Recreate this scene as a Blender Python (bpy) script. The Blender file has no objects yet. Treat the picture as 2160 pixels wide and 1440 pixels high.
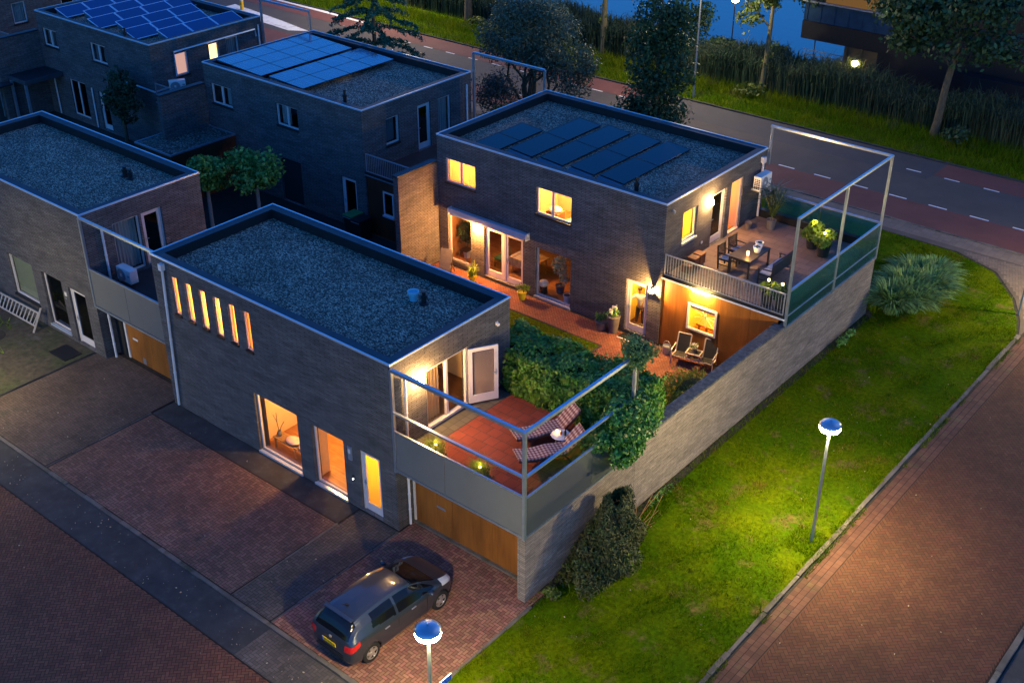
import bpy, math, random
import numpy as np
from mathutils import Vector, Matrix
R = random.Random(11); rng = np.random.default_rng(11)
sc = bpy.context.scene; col = sc.collection
PI = math.pi
def rad(a): return math.radians(a)

# ------------------------------------------------------------------ materials
def new_mat(name):
    m = bpy.data.materials.new(name); m.use_nodes = True
    nt = m.node_tree; nt.nodes.clear()
    return m, nt, nt.nodes, nt.links
def maprange(nt, src, a, b, lo=.3, hi=.7):
    n = nt.nodes.new('ShaderNodeMapRange'); n.inputs[1].default_value = lo; n.inputs[2].default_value = hi
    n.inputs[3].default_value = a; n.inputs[4].default_value = b
    nt.links.new(src, n.inputs[0]); return n.outputs[0]
def mathn(nt, op, a, b):
    n = nt.nodes.new('ShaderNodeMath'); n.operation = op
    for i, v in enumerate((a, b)):
        if isinstance(v, (int, float)): n.inputs[i].default_value = v
        else: nt.links.new(v, n.inputs[i])
    return n.outputs[0]
def mixc(nt, f, a, b):
    n = nt.nodes.new('ShaderNodeMix'); n.data_type = 'RGBA'
    if isinstance(f, (int, float)): n.inputs[0].default_value = f
    else: nt.links.new(f, n.inputs[0])
    for i, v in ((6, a), (7, b)):
        if isinstance(v, tuple): n.inputs[i].default_value = (*v[:3], 1)
        else: nt.links.new(v, n.inputs[i])
    return n.outputs[2]
def coords(nt, scale=(1, 1, 1), kind='Object', rot=(0, 0, 0)):
    t = nt.nodes.new('ShaderNodeTexCoord'); m = nt.nodes.new('ShaderNodeMapping')
    m.inputs['Scale'].default_value = scale; m.inputs['Rotation'].default_value = rot
    nt.links.new(t.outputs[kind], m.inputs[0]); return m.outputs[0]
def noise(nt, vec, s, detail=4, rough=.6):
    n = nt.nodes.new('ShaderNodeTexNoise'); n.inputs['Scale'].default_value = s
    n.inputs['Detail'].default_value = detail; n.inputs['Roughness'].default_value = rough
    nt.links.new(vec, n.inputs['Vector']); return n.outputs[0]
def mat(name, c, rough=.7, metal=0., spec=.4, c2=None, vs2=.5, th=(.42, .62), var=0., vs=4., isl=0., bump=0., bs=30.,
        emit=None, es=0., transl=0., coat=0., stretch=(1, 1, 1), hue=0., c3=None, vs3=1.5):
    m, nt, N, L = new_mat(name)
    out = N.new('ShaderNodeOutputMaterial'); p = N.new('ShaderNodeBsdfPrincipled')
    p.inputs['Roughness'].default_value = rough; p.inputs['Metallic'].default_value = metal
    p.inputs['Specular IOR Level'].default_value = spec; p.inputs['Coat Weight'].default_value = coat
    vec = coords(nt, stretch)
    colr = c
    if c2: colr = mixc(nt, maprange(nt, noise(nt, vec, vs2), 0, 1, *th), c, c2)
    if c3: colr = mixc(nt, maprange(nt, noise(nt, vec, vs3, 6, .7), 0, 1, .55, .68), colr, c3)
    v = None
    if var: v = maprange(nt, noise(nt, vec, vs), 1-var, 1+var)
    if isl:
        g = N.new('ShaderNodeNewGeometry'); w = maprange(nt, g.outputs['Random Per Island'], 1-isl, 1+isl, 0, 1)
        v = w if v is None else mathn(nt, 'MULTIPLY', v, w)
    if v is not None or hue:
        h = N.new('ShaderNodeHueSaturation')
        if isinstance(colr, tuple): h.inputs['Color'].default_value = (*colr, 1)
        else: L.new(colr, h.inputs['Color'])
        if v is not None: L.new(v, h.inputs['Value'])
        if hue:
            g = N.new('ShaderNodeNewGeometry')
            L.new(maprange(nt, mathn(nt, 'FRACT', mathn(nt, 'MULTIPLY', g.outputs['Random Per Island'], 37.7), 0), .5-hue, .5+hue, 0, 1), h.inputs['Hue'])
        colr = h.outputs[0]
    if isinstance(colr, tuple): p.inputs['Base Color'].default_value = (*colr, 1)
    else: L.new(colr, p.inputs['Base Color'])
    if bump:
        b = N.new('ShaderNodeBump'); b.inputs['Strength'].default_value = bump; b.inputs['Distance'].default_value = .03
        L.new(noise(nt, vec, bs), b.inputs['Height']); L.new(b.outputs[0], p.inputs['Normal'])
    if emit: p.inputs['Emission Color'].default_value = (*emit, 1); p.inputs['Emission Strength'].default_value = es
    sh = p.outputs[0]
    if transl:
        t = N.new('ShaderNodeBsdfTranslucent'); x = N.new('ShaderNodeMixShader'); x.inputs[0].default_value = transl
        if isinstance(colr, tuple): t.inputs[0].default_value = (*colr, 1)
        else: L.new(colr, t.inputs[0])
        L.new(sh, x.inputs[1]); L.new(t.outputs[0], x.inputs[2]); sh = x.outputs[0]
    L.new(sh, out.inputs[0]); return m
def brick_mat(name, c1, c2, mortar, bw=.22, rh=.055, ms=.007, stain=(.6, 1.25), light=None):
    m, nt, N, L = new_mat(name)
    out = N.new('ShaderNodeOutputMaterial'); p = N.new('ShaderNodeBsdfPrincipled'); p.inputs['Roughness'].default_value = .85
    p.inputs['Specular IOR Level'].default_value = .25
    t = N.new('ShaderNodeTexCoord'); s = N.new('ShaderNodeSeparateXYZ'); L.new(t.outputs['Object'], s.inputs[0])
    cb = N.new('ShaderNodeCombineXYZ'); L.new(mathn(nt, 'ADD', s.outputs[0], s.outputs[1]), cb.inputs[0]); L.new(s.outputs[2], cb.inputs[1])
    b = N.new('ShaderNodeTexBrick'); L.new(cb.outputs[0], b.inputs['Vector'])
    b.inputs['Color1'].default_value = (*c1, 1); b.inputs['Color2'].default_value = (*c2, 1); b.inputs['Mortar'].default_value = (*mortar, 1)
    b.inputs['Scale'].default_value = 1; b.inputs['Brick Width'].default_value = bw; b.inputs['Row Height'].default_value = rh
    b.inputs['Mortar Size'].default_value = ms; b.inputs['Mortar Smooth'].default_value = .2; b.inputs['Bias'].default_value = -.1
    h = N.new('ShaderNodeHueSaturation'); L.new(b.outputs[0], h.inputs['Color'])
    mp = N.new('ShaderNodeMapping'); mp.inputs['Scale'].default_value = (1, 3.2, 1); L.new(cb.outputs[0], mp.inputs[0])
    mp2 = N.new('ShaderNodeMapping'); mp2.inputs['Scale'].default_value = (2.4, 14, 1); L.new(cb.outputs[0], mp2.inputs[0])
    v = mathn(nt, 'MULTIPLY', maprange(nt, noise(nt, mp.outputs[0], .8), *stain), maprange(nt, noise(nt, mp2.outputs[0], 1.2, 5), .7, 1.3))
    L.new(v, h.inputs['Value']); L.new(h.outputs[0], p.inputs['Base Color'])
    bm = N.new('ShaderNodeBump'); bm.inputs['Strength'].default_value = .9; bm.inputs['Distance'].default_value = .02; bm.invert = True
    L.new(b.outputs['Fac'], bm.inputs['Height']); L.new(bm.outputs[0], p.inputs['Normal'])
    L.new(p.outputs[0], out.inputs[0]); return m
def gravel_mat(name, lo, hi, scale=16):
    m, nt, N, L = new_mat(name)
    out = N.new('ShaderNodeOutputMaterial'); p = N.new('ShaderNodeBsdfPrincipled'); p.inputs['Roughness'].default_value = .9
    v = N.new('ShaderNodeTexVoronoi'); v.inputs['Scale'].default_value = scale; L.new(coords(nt, (1, 1.35, 1)), v.inputs['Vector'])
    s = N.new('ShaderNodeSeparateColor'); L.new(v.outputs['Color'], s.inputs[0])
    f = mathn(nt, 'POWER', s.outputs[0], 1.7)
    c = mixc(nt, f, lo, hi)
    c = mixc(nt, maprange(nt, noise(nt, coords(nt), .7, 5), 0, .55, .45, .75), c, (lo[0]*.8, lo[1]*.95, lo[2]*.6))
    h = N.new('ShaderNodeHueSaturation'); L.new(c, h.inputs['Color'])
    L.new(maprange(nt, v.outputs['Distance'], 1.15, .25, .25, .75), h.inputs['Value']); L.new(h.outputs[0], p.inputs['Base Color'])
    b = N.new('ShaderNodeBump'); b.inputs['Strength'].default_value = 1; b.inputs['Distance'].default_value = .04; b.invert = True
    L.new(v.outputs['Distance'], b.inputs['Height']); L.new(b.outputs[0], p.inputs['Normal'])
    L.new(p.outputs[0], out.inputs[0]); return m
def glass_mat(name, tint=(1, 1, 1), refl=.12, rough=.02, diffuse=0., dcol=(.5, .5, .5)):
    m, nt, N, L = new_mat(name)
    out = N.new('ShaderNodeOutputMaterial'); t = N.new('ShaderNodeBsdfTransparent'); t.inputs[0].default_value = (*tint, 1)
    g = N.new('ShaderNodeBsdfGlossy'); g.inputs['Roughness'].default_value = rough
    fr = N.new('ShaderNodeLayerWeight'); fr.inputs[0].default_value = .5
    x = N.new('ShaderNodeMixShader'); L.new(mathn(nt, 'ADD', mathn(nt, 'MULTIPLY', mathn(nt, 'POWER', fr.outputs['Facing'], 4.), .7), refl*.6), x.inputs[0])
    base = t.outputs[0]
    if diffuse:
        d = N.new('ShaderNodeBsdfPrincipled'); d.inputs['Base Color'].default_value = (*dcol, 1); d.inputs['Roughness'].default_value = .5
        tr = N.new('ShaderNodeBsdfTranslucent'); tr.inputs[0].default_value = (*dcol, 1)
        m2 = N.new('ShaderNodeMixShader'); m2.inputs[0].default_value = .5; L.new(d.outputs[0], m2.inputs[1]); L.new(tr.outputs[0], m2.inputs[2])
        m1 = N.new('ShaderNodeMixShader'); m1.inputs[0].default_value = diffuse; L.new(base, m1.inputs[1]); L.new(m2.outputs[0], m1.inputs[2]); base = m1.outputs[0]
    L.new(base, x.inputs[1]); L.new(g.outputs[0], x.inputs[2]); L.new(x.outputs[0], out.inputs[0]); return m
def emit_mat(name, c, s):
    m, nt, N, L = new_mat(name); out = N.new('ShaderNodeOutputMaterial'); e = N.new('ShaderNodeEmission')
    e.inputs[0].default_value = (*c, 1); e.inputs[1].default_value = s; L.new(e.outputs[0], out.inputs[0]); return m
def plaid_mat(name):
    m, nt, N, L = new_mat(name)
    out = N.new('ShaderNodeOutputMaterial'); p = N.new('ShaderNodeBsdfPrincipled'); p.inputs['Roughness'].default_value = .9
    s = N.new('ShaderNodeSeparateXYZ'); L.new(coords(nt), s.inputs[0])
    fs = []
    for i in (0, 1):
        fr = mathn(nt, 'FRACT', mathn(nt, 'MULTIPLY', s.outputs[i], 9.), 0)
        fs.append(mathn(nt, 'GREATER_THAN', fr, .5))
    c = mixc(nt, fs[0], (.62, .5, .42), (.34, .16, .12)); d = mixc(nt, fs[0], (.36, .2, .15), (.13, .055, .05))
    L.new(mixc(nt, fs[1], c, d), p.inputs['Base Color']); L.new(p.outputs[0], out.inputs[0]); return m
def wood_mat(name, c, c2, plank=0., sz=(9, 9, .5), rough=.5):
    m, nt, N, L = new_mat(name)
    out = N.new('ShaderNodeOutputMaterial'); p = N.new('ShaderNodeBsdfPrincipled'); p.inputs['Roughness'].default_value = rough
    f = maprange(nt, noise(nt, coords(nt, sz), 1.5, 6, .65), 0, 1)
    cc = mixc(nt, f, c, c2)
    h = N.new('ShaderNodeHueSaturation'); L.new(cc, h.inputs['Color'])
    L.new(maprange(nt, noise(nt, coords(nt, (1.2, 1.2, .35)), 1.2, 3), .7, 1.25), h.inputs['Value']); L.new(h.outputs[0], p.inputs['Base Color'])
    L.new(p.outputs[0], out.inputs[0]); return m

M = dict(
 brick=brick_mat('dark_brick', (.15, .143, .145), (.108, .102, .105), (.03, .028, .03), bw=.42, rh=.068, ms=.01, stain=(.72, 1.2)),
 brickl=brick_mat('weathered_brick', (.3, .255, .225), (.2, .17, .155), (.13, .115, .11), bw=.42, rh=.068, ms=.009, stain=(.75, 1.15)),
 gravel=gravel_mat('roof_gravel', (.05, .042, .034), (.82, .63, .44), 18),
 bitumen=mat('bitumen', (.02, .022, .026), .55, var=.3, vs=3),
 lining=mat('parapet_lining', (.008, .009, .012), .6, var=.3, vs=3),  # near-black bitumen, shade of the inner parapet face put into its colour
 parapet=mat('parapet_membrane', (.038, .05, .062), .7, var=.25, vs=2),
 trim=mat('aluminium_trim', (.6, .7, .8), .35, .5),
 frame=mat('window_frame', (.62, .58, .58), .45, var=.06),
 white=mat('white_plastic', (.72, .71, .68), .4, var=.08),
 pipe=mat('grey_white_pipe', (.68, .67, .68), .4, var=.12, vs=2),
 steel=mat('galvanised_steel', (.4, .48, .56), .34, .75, var=.12, vs=5),
 steeld=mat('railing_steel', (.3, .33, .37), .45, .4),
 panel=mat('grey_panel', (.125, .135, .14), .5, var=.06, vs=2),
 wood=wood_mat('ochre_wood_panel', (.3, .11, .018), (.22, .075, .012)),
 woodd=wood_mat('red_brown_panel', (.1, .03, .012), (.07, .02, .01)),
 floorw=wood_mat('oak_floor', (.48, .21, .055), (.22, .08, .02), sz=(.6, 7, 1)),
 floord=wood_mat('dark_floor', (.16, .07, .03), (.09, .04, .02), sz=(.6, 6, 1)),
 cream=mat('cream_wall', (.68, .5, .28), .8, var=.05),
 yellow=mat('yellow_wall', (.8, .6, .12), .7, var=.06),
 brownwall=mat('brown_wall', (.2, .1, .045), .8, var=.2),
 dark=mat('dark_interior', (.02, .02, .022), .9),
 glass=glass_mat('window_glass', (.97, .97, .97), .06),
 gdark=glass_mat('dark_glass', (.35, .38, .4), .1),
 clearp=glass_mat('clear_balustrade', (.9, .86, .83), .03),
 sidep=glass_mat('grey_glass_panel', (.75, .8, .84), .08, .1, .72, (.17, .2, .22)),
 greeng=glass_mat('green_glass', (.34, .72, .74), .08, .03, .3, (.01, .14, .17)),
 frost=glass_mat('frosted_yellow', (1., .8, .25), .05, .2, .7, (.85, .68, .15)),
 curtain=mat('orange_curtain', (.85, .6, .22), .9, transl=.6),
 curtainw=mat('pale_curtain', (.5, .5, .48), .9, transl=.3, var=.2, stretch=(9, 9, .2), vs=1.2),
 blind=mat('pale_green_blind', (.42, .47, .3), .8, transl=.4, var=.06),
 redtile=mat('red_rubber_tile', (.25, .058, .034), .9, isl=.13, var=.15, vs=1.2, bump=.1),
 greytile=mat('grey_tile', (.12, .11, .085), .9, isl=.15),
 tanTile=mat('tan_tile', (.2, .14, .115), .85, isl=.1, var=.15, vs=1.),
 joint=mat('tile_joint', (.03, .025, .022), .95),
 soil=mat('soil', (.028, .026, .02), .95, c2=(.045, .04, .028), vs2=1.5, var=.3, vs=8),
 dirt=mat('dirty_asphalt', (.042, .042, .042), .9, var=.3, vs=1.5, c3=(.055, .055, .052), vs3=3., bump=.2),
 brickR=mat('street_brick_red', (.1, .041, .02), .9, isl=.14, var=.18, vs=.7, hue=.008),
 brickL=mat('street_brick_brown', (.15, .06, .032), .85, isl=.2, var=.2, vs=.5, hue=.008),
 brickB=mat('bay_brick_purple', (.165, .092, .066), .85, isl=.25, var=.25, vs=.5, c3=(.07, .055, .05), vs3=.6, hue=.01),
 brickD=mat('driveway_brick', (.26, .12, .08), .85, isl=.3, var=.15, vs=.7, hue=.015),
 brickY=mat('yard_brick', (.2, .072, .044), .85, isl=.18, var=.2, vs=.8, hue=.01),
 brickG=mat('grey_paver', (.095, .08, .068), .85, isl=.2, var=.25, vs=.6, c3=(.045, .045, .03), vs3=.8),
 walk=mat('sidewalk_paver', (.17, .13, .1), .85, isl=.12, var=.15, vs=.7),
 slab=mat('concrete_path', (.085, .075, .06), .9, var=.25, vs=.9, c3=(.05, .05, .03), vs3=1.),
 mortar=mat('paver_joint', (.028, .018, .015), .95),
 mortarG=mat('paver_joint_grey', (.025, .025, .022), .95, c3=(.03, .045, .012), vs3=1.2),
 kerb=mat('concrete_kerb', (.13, .115, .095), .9, var=.3, vs=1.5, isl=.2, c3=(.06, .06, .03), vs3=1.3),
 asphalt=mat('asphalt', (.075, .064, .055), .85, var=.12, vs=.6, bump=.15, bs=90),
 asphalt2=mat('asphalt_dark', (.06, .056, .055), .85, var=.12, vs=.6, bump=.15, bs=90),
 lane=mat('red_asphalt', (.14, .05, .038), .85, var=.15, vs=.5, bump=.15, bs=90),
 paint=mat('road_paint', (.72, .71, .68), .6, var=.15, vs=4),
 grassb=mat('grass_ground', (.045, .095, .0008), .95, c2=(.085, .12, .001), vs2=.45, var=.35, vs=7., c3=(.13, .1, .03), vs3=.8, spec=.03),
 blade=mat('grass_blade', (.06, .135, .0008), .7, c2=(.12, .165, .001), vs2=.5, c3=(.22, .13, .03), vs3=.75, isl=.55, transl=.35, hue=.02, spec=.03),
 lawnb=mat('lawn_blade', (.13, .15, .012), .7, isl=.35, transl=.3, hue=.02),
 verge=mat('verge_blade', (.085, .16, .004), .7, c2=(.14, .19, .006), vs2=.4, c3=(.14, .14, .05), vs3=.7, isl=.45, transl=.35, hue=.02, spec=.05),
 reed=mat('reed_blade', (.028, .06, .028), .8, c2=(.05, .07, .035), vs2=.3, isl=.5, transl=.25, hue=.015),
 orn=mat('ornamental_blade', (.17, .3, .08), .6, isl=.65, transl=.3, hue=.015),
 hedge=mat('hedge_leaf', (.11, .27, .026), .45, isl=.5, transl=.35, hue=.02, spec=.5),
 hedge2=mat('ivy_leaf', (.06, .2, .03), .45, isl=.55, transl=.2, hue=.02, spec=.5),
 ball=mat('ball_tree_leaf', (.14, .25, .06), .5, isl=.5, transl=.2, hue=.015),
 yew=mat('yew_needle', (.035, .06, .012), .7, isl=.6, c2=(.06, .06, .015), vs2=3., hue=.015),
 gold=mat('golden_cypress', (.55, .5, .04), .7, isl=.4, transl=.25, c2=(.16, .24, .03), vs2=1.6, hue=.015),
 lime=mat('lime_leaf', (.16, .24, .02), .6, isl=.4, transl=.3, hue=.02),
 leafy=mat('maple_leaf', (.13, .3, .06), .5, isl=.5, transl=.25, hue=.02),
 leafd=mat('dark_leaf', (.03, .075, .026), .6, isl=.6, transl=.2, hue=.02),
 leafb=mat('blue_grey_leaf', (.075, .12, .075), .6, isl=.6, transl=.2, hue=.02),
 leafy2=mat('yellow_green_leaf', (.09, .13, .02), .55, isl=.5, transl=.3, hue=.02),
 monkey=mat('monkey_puzzle_leaf', (.04, .12, .06), .55, isl=.5, hue=.015),
 bark=mat('bark', (.1, .08, .05), .9, var=.4, vs=6, stretch=(3, 3, .6), bump=.5),
 barkg=mat('pale_bark', (.13, .115, .06), .9, var=.35, vs=5, stretch=(3, 3, .6), bump=.5),
 greybark=mat('grey_trunk', (.24, .25, .26), .8, var=.15),
 water=mat('water', (.006, .014, .03), .16, .05, spec=.7, bump=.25, bs=.9, stretch=(.5, 2, 1)),
 solarB=mat('blue_solar_cell', (.008, .028, .14), .12, spec=.4, coat=.15),
 solarK=mat('black_solar_cell', (.003, .004, .008), .1, spec=.2, coat=0),
 solarM=mat('teal_solar_cell', (.012, .05, .11), .15, spec=.6, coat=.6),
 solarF=mat('solar_frame', (.7, .78, .9), .3, .4),
 ridge=mat('solar_tray', (.08, .14, .18), .6),
 black=mat('black_plastic', (.012, .012, .013), .5),
 darkwood=wood_mat('dark_furniture', (.03, .022, .018), (.045, .03, .022)),
 midwood=wood_mat('light_wood', (.42, .24, .09), (.34, .18, .06)),
 redwood=wood_mat('red_stool_wood', (.17, .055, .03), (.12, .04, .025)),
 cush=mat('pale_blue_cushion', (.42, .45, .5), .9, var=.15, vs=9),
 pinkc=mat('pink_cushion', (.66, .45, .38), .9, var=.06),
 plaid=plaid_mat('plaid_cushion'),
 mesh=mat('dark_sling_fabric', (.035, .03, .026), .8, var=.2, vs=20),
 alu=mat('champagne_aluminium', (.62, .56, .5), .4, .3),
 pot_w=mat('white_pot', (.8, .8, .78), .4), pot_y=mat('yellow_pot', (.6, .48, .02), .4), pot_k=mat('dark_pot', (.028, .027, .027), .6, var=.2),
 pot_g=mat('grey_pot', (.16, .15, .135), .7, var=.2), zinc=mat('zinc', (.3, .33, .38), .4, .5), bluepot=mat('pale_blue_bucket', (.2, .5, .6), .45),
 petal=mat('white_petal', (.9, .85, .8), .7, transl=.3, isl=.15), pinkp=mat('pink_petal', (.7, .3, .4), .7, transl=.3, isl=.4),
 skin=mat('skin', (.5, .28, .19), .6), shirt=mat('white_shirt', (.68, .66, .6), .85), trouser=mat('dark_trousers', (.035, .03, .03), .8),
 hair=mat('dark_hair', (.03, .018, .01), .6), shoe=mat('shoe_leather', (.05, .045, .04), .4),
 car=mat('dark_grey_car_paint', (.035, .046, .066), .36, .5, coat=1., spec=.5), carg=mat('car_glass', (.005, .006, .008), .06, spec=.45),
 tyre=mat('tyre_rubber', (.012, .012, .012), .8), rim=mat('alloy_rim', (.62, .6, .57), .3, .8), tail=mat('red_tail_lens', (.55, .01, .012), .15, spec=.6, coat=1.),
 head=mat('clear_lens', (.6, .62, .66), .12, spec=.7, coat=1.), plate=mat('yellow_plate', (.75, .5, .01), .4), ink=mat('black_ink', (.01, .01, .01), .6),
 blue=mat('sign_blue', (.01, .1, .5), .35), blue2=mat('sign_pale_blue', (.1, .3, .75), .4), orange=mat('yellow_post', (.75, .42, .02), .5),
 green=mat('green_lid', (.06, .2, .06), .5), fabric=mat('grey_fabric', (.13, .12, .11), .9, var=.15, vs=9), greenf=mat('green_chair', (.05, .13, .07), .8),
 cloth=mat('pale_bedding', (.75, .7, .6), .9, var=.06), terracotta=mat('terracotta', (.35, .13, .06), .8),
 lampon=emit_mat('lamp_glow_warm', (1., .72, .36), 60), lampw=emit_mat('street_lamp_glow', (1., .86, .52), 22), lamps=emit_mat('small_lamp_glow', (1., .62, .2), 3),
 lampy=emit_mat('yellow_lamp_glow', (1., .68, .2), 16), strip=emit_mat('strip_glow', (1., .66, .22), 30), litw=emit_mat('lit_blind_yellow', (1., .62, .2), .5), litp=emit_mat('lit_blind_pink', (.75, .42, .36), .13),
 lito=emit_mat('lit_facade_band', (1., .5, .16), .022), candle=emit_mat('candle_glow', (1., .55, .1), 3), red=emit_mat('candle_red', (1., .12, .04), 2.5),
 facade=mat('blue_metal_facade', (.02, .06, .13), .35, .3, var=.3, vs=2), brownf=mat('brown_boards', (.12, .08, .035), .8), slate=mat('dark_cladding', (.007, .008, .011), .7, var=.2),
)

# ------------------------------------------------------------------ meshes
def off(o):
    v = Vector((0, 0, 0))
    while o is not None: v += Vector(o.location); o = o.parent
    return v
class MB:
    def __init__(s): s.v = []; s.f = []
    def add(s, vs, fs):
        n = len(s.v); s.v += [tuple(v) for v in vs]; s.f += [tuple(i+n for i in f) for f in fs]; return s
    def quad(s, a, b, c, d): return s.add((a, b, c, d), ((0, 1, 2, 3),))
    def box(s, x0, x1, y0, y1, z0, z1):
        x0, x1 = min(x0, x1), max(x0, x1); y0, y1 = min(y0, y1), max(y0, y1); z0, z1 = min(z0, z1), max(z0, z1)
        v = [(x, y, z) for z in (z0, z1) for y in (y0, y1) for x in (x0, x1)]
        return s.add(v, ((0, 2, 3, 1), (4, 5, 7, 6), (0, 1, 5, 4), (2, 6, 7, 3), (0, 4, 6, 2), (1, 3, 7, 5)))
    def obox(s, c, sz, rz=0, rx=0, ry=0):
        m = Matrix.Rotation(rz, 3, 'Z') @ Matrix.Rotation(ry, 3, 'Y') @ Matrix.Rotation(rx, 3, 'X')
        v = [Vector(c) + m @ Vector((x*sz[0]/2, y*sz[1]/2, z*sz[2]/2)) for z in (-1, 1) for y in (-1, 1) for x in (-1, 1)]
        return s.add(v, ((0, 2, 3, 1), (4, 5, 7, 6), (0, 1, 5, 4), (2, 6, 7, 3), (0, 4, 6, 2), (1, 3, 7, 5)))
    def bar(s, p, q, w, h=None):
        p, q = Vector(p), Vector(q); d = (q-p).normalized(); h = h or w
        u = Vector((0, 0, 1)) if abs(d.z) < .9 else Vector((0, 1, 0))
        a = d.cross(u).normalized()*w/2; b = a.cross(d).normalized()*h/2
        v = [p-a-b, p+a-b, p+a+b, p-a+b, q-a-b, q+a-b, q+a+b, q-a+b]
        return s.add(v, ((0, 1, 2, 3), (7, 6, 5, 4), (0, 4, 5, 1), (1, 5, 6, 2), (2, 6, 7, 3), (3, 7, 4, 0)))
    def tube(s, pts, rr, n=8, caps=True):
        pts = [Vector(p) for p in pts]
        if isinstance(rr, (int, float)): rr = [rr]*len(pts)
        vs = []; fs = []; a = None
        for i, p in enumerate(pts):
            d = (pts[min(i+1, len(pts)-1)]-pts[max(i-1, 0)]).normalized()
            if a is None: a = d.orthogonal().normalized()
            a = (a-d*a.dot(d)).normalized(); b = d.cross(a)
            vs += [p+(a*math.cos(2*PI*k/n)+b*math.sin(2*PI*k/n))*rr[i] for k in range(n)]
        for i in range(len(pts)-1):
            for k in range(n): k2 = (k+1) % n; fs.append((i*n+k, i*n+k2, (i+1)*n+k2, (i+1)*n+k))
        if caps: fs += [tuple(range(n))[::-1], tuple(range((len(pts)-1)*n, len(pts)*n))]
        return s.add(vs, fs)
    def cyl(s, p, q, r0, r1=None, n=12): return s.tube((p, q), (r0, r0 if r1 is None else r1), n)
    def lathe(s, c, prof, n=20, caps=True):
        c = Vector(c); vs = []; fs = []
        for r, z in prof: vs += [c+Vector((r*math.cos(2*PI*k/n), r*math.sin(2*PI*k/n), z)) for k in range(n)]
        for i in range(len(prof)-1):
            for k in range(n): k2 = (k+1) % n; fs.append((i*n+k, i*n+k2, (i+1)*n+k2, (i+1)*n+k))
        if caps: fs += [tuple(range(n))[::-1], tuple(range((len(prof)-1)*n, len(prof)*n))]
        return s.add(vs, fs)
    def sphere(s, c, r, n=14, m=8):
        r = (r, r, r) if isinstance(r, (int, float)) else r; c = Vector(c)
        vs = [c+Vector((r[0]*math.sin(PI*i/m)*math.cos(2*PI*k/n), r[1]*math.sin(PI*i/m)*math.sin(2*PI*k/n), -r[2]*math.cos(PI*i/m))) for i in range(1, m) for k in range(n)]
        fs = [(i*n+k, i*n+(k+1) % n, (i+1)*n+(k+1) % n, (i+1)*n+k) for i in range(m-2) for k in range(n)]
        b = len(vs); vs += [c-Vector((0, 0, r[2])), c+Vector((0, 0, r[2]))]
        fs += [(b, (k+1) % n, k) for k in range(n)] + [(b+1, (m-2)*n+k, (m-2)*n+(k+1) % n) for k in range(n)]
        return s.add(vs, fs)
    def build(s, name, m, parent=None, smooth=False, bevel=0.):
        me = bpy.data.meshes.new(name); o = bpy.data.objects.new(name, me); col.objects.link(o)
        w = Vector((0, 0, 0))
        if parent is not None: o.parent = parent; w = off(parent)
        me.from_pydata([(v[0]-w.x, v[1]-w.y, v[2]-w.z) for v in s.v], [], s.f); me.materials.append(M[m] if isinstance(m, str) else m)
        if smooth:
            me.shade_smooth()
            try: me.set_sharp_from_angle(angle=rad(40))
            except Exception: pass
        if bevel:
            b = o.modifiers.new('Bevel', 'BEVEL'); b.width = bevel; b.segments = 2; b.limit_method = 'ANGLE'
        return o
def np_build(name, V, k, m, parent=None):
    V = np.asarray(V, dtype=np.float32).reshape(-1, 3)
    w = off(parent) if parent is not None else Vector((0, 0, 0))
    V = V-np.array(w[:], dtype=np.float32); n = len(V)
    me = bpy.data.meshes.new(name); me.vertices.add(n); me.vertices.foreach_set('co', V.ravel())
    me.loops.add(n); me.loops.foreach_set('vertex_index', np.arange(n, dtype=np.int32))
    me.polygons.add(n//k); me.polygons.foreach_set('loop_start', np.arange(0, n, k, dtype=np.int32))
    me.update(calc_edges=True); me.materials.append(M[m] if isinstance(m, str) else m)
    o = bpy.data.objects.new(name, me); col.objects.link(o)
    if parent is not None: o.parent = parent
    return o
def tag(o, label=None, cat=None, group=None, kind=None):
    if label: o['label'] = label
    if cat: o['category'] = cat
    if group: o['group'] = group
    if kind: o['kind'] = kind
    return o
def thing(name, label, cat, loc=(0, 0, 0), group=None):
    o = bpy.data.objects.new(name, None); col.objects.link(o); o.location = loc; o.empty_display_size = .2
    return tag(o, label, cat, group)
def dup(root, loc, rz=0, label=None, scale=None):
    def cp(o, par):
        c = o.copy(); col.objects.link(c); c.parent = par
        for ch in list(o.children): cp(ch, c)
        return c
    r = cp(root, None); r.location = loc; r.rotation_euler = (0, 0, rz)
    if scale: r.scale = scale
    if label: r['label'] = label
    return r
def point(loc, e, c=(1, .62, .27), r=.08, parent=None, name='lamp_light'):
    l = bpy.data.lights.new(name, 'POINT'); l.energy = e; l.color = c; l.shadow_soft_size = r
    o = bpy.data.objects.new(name, l); col.objects.link(o); o.parent = parent
    o.location = Vector(loc)-(off(parent) if parent is not None else Vector((0, 0, 0))); return o

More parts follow.
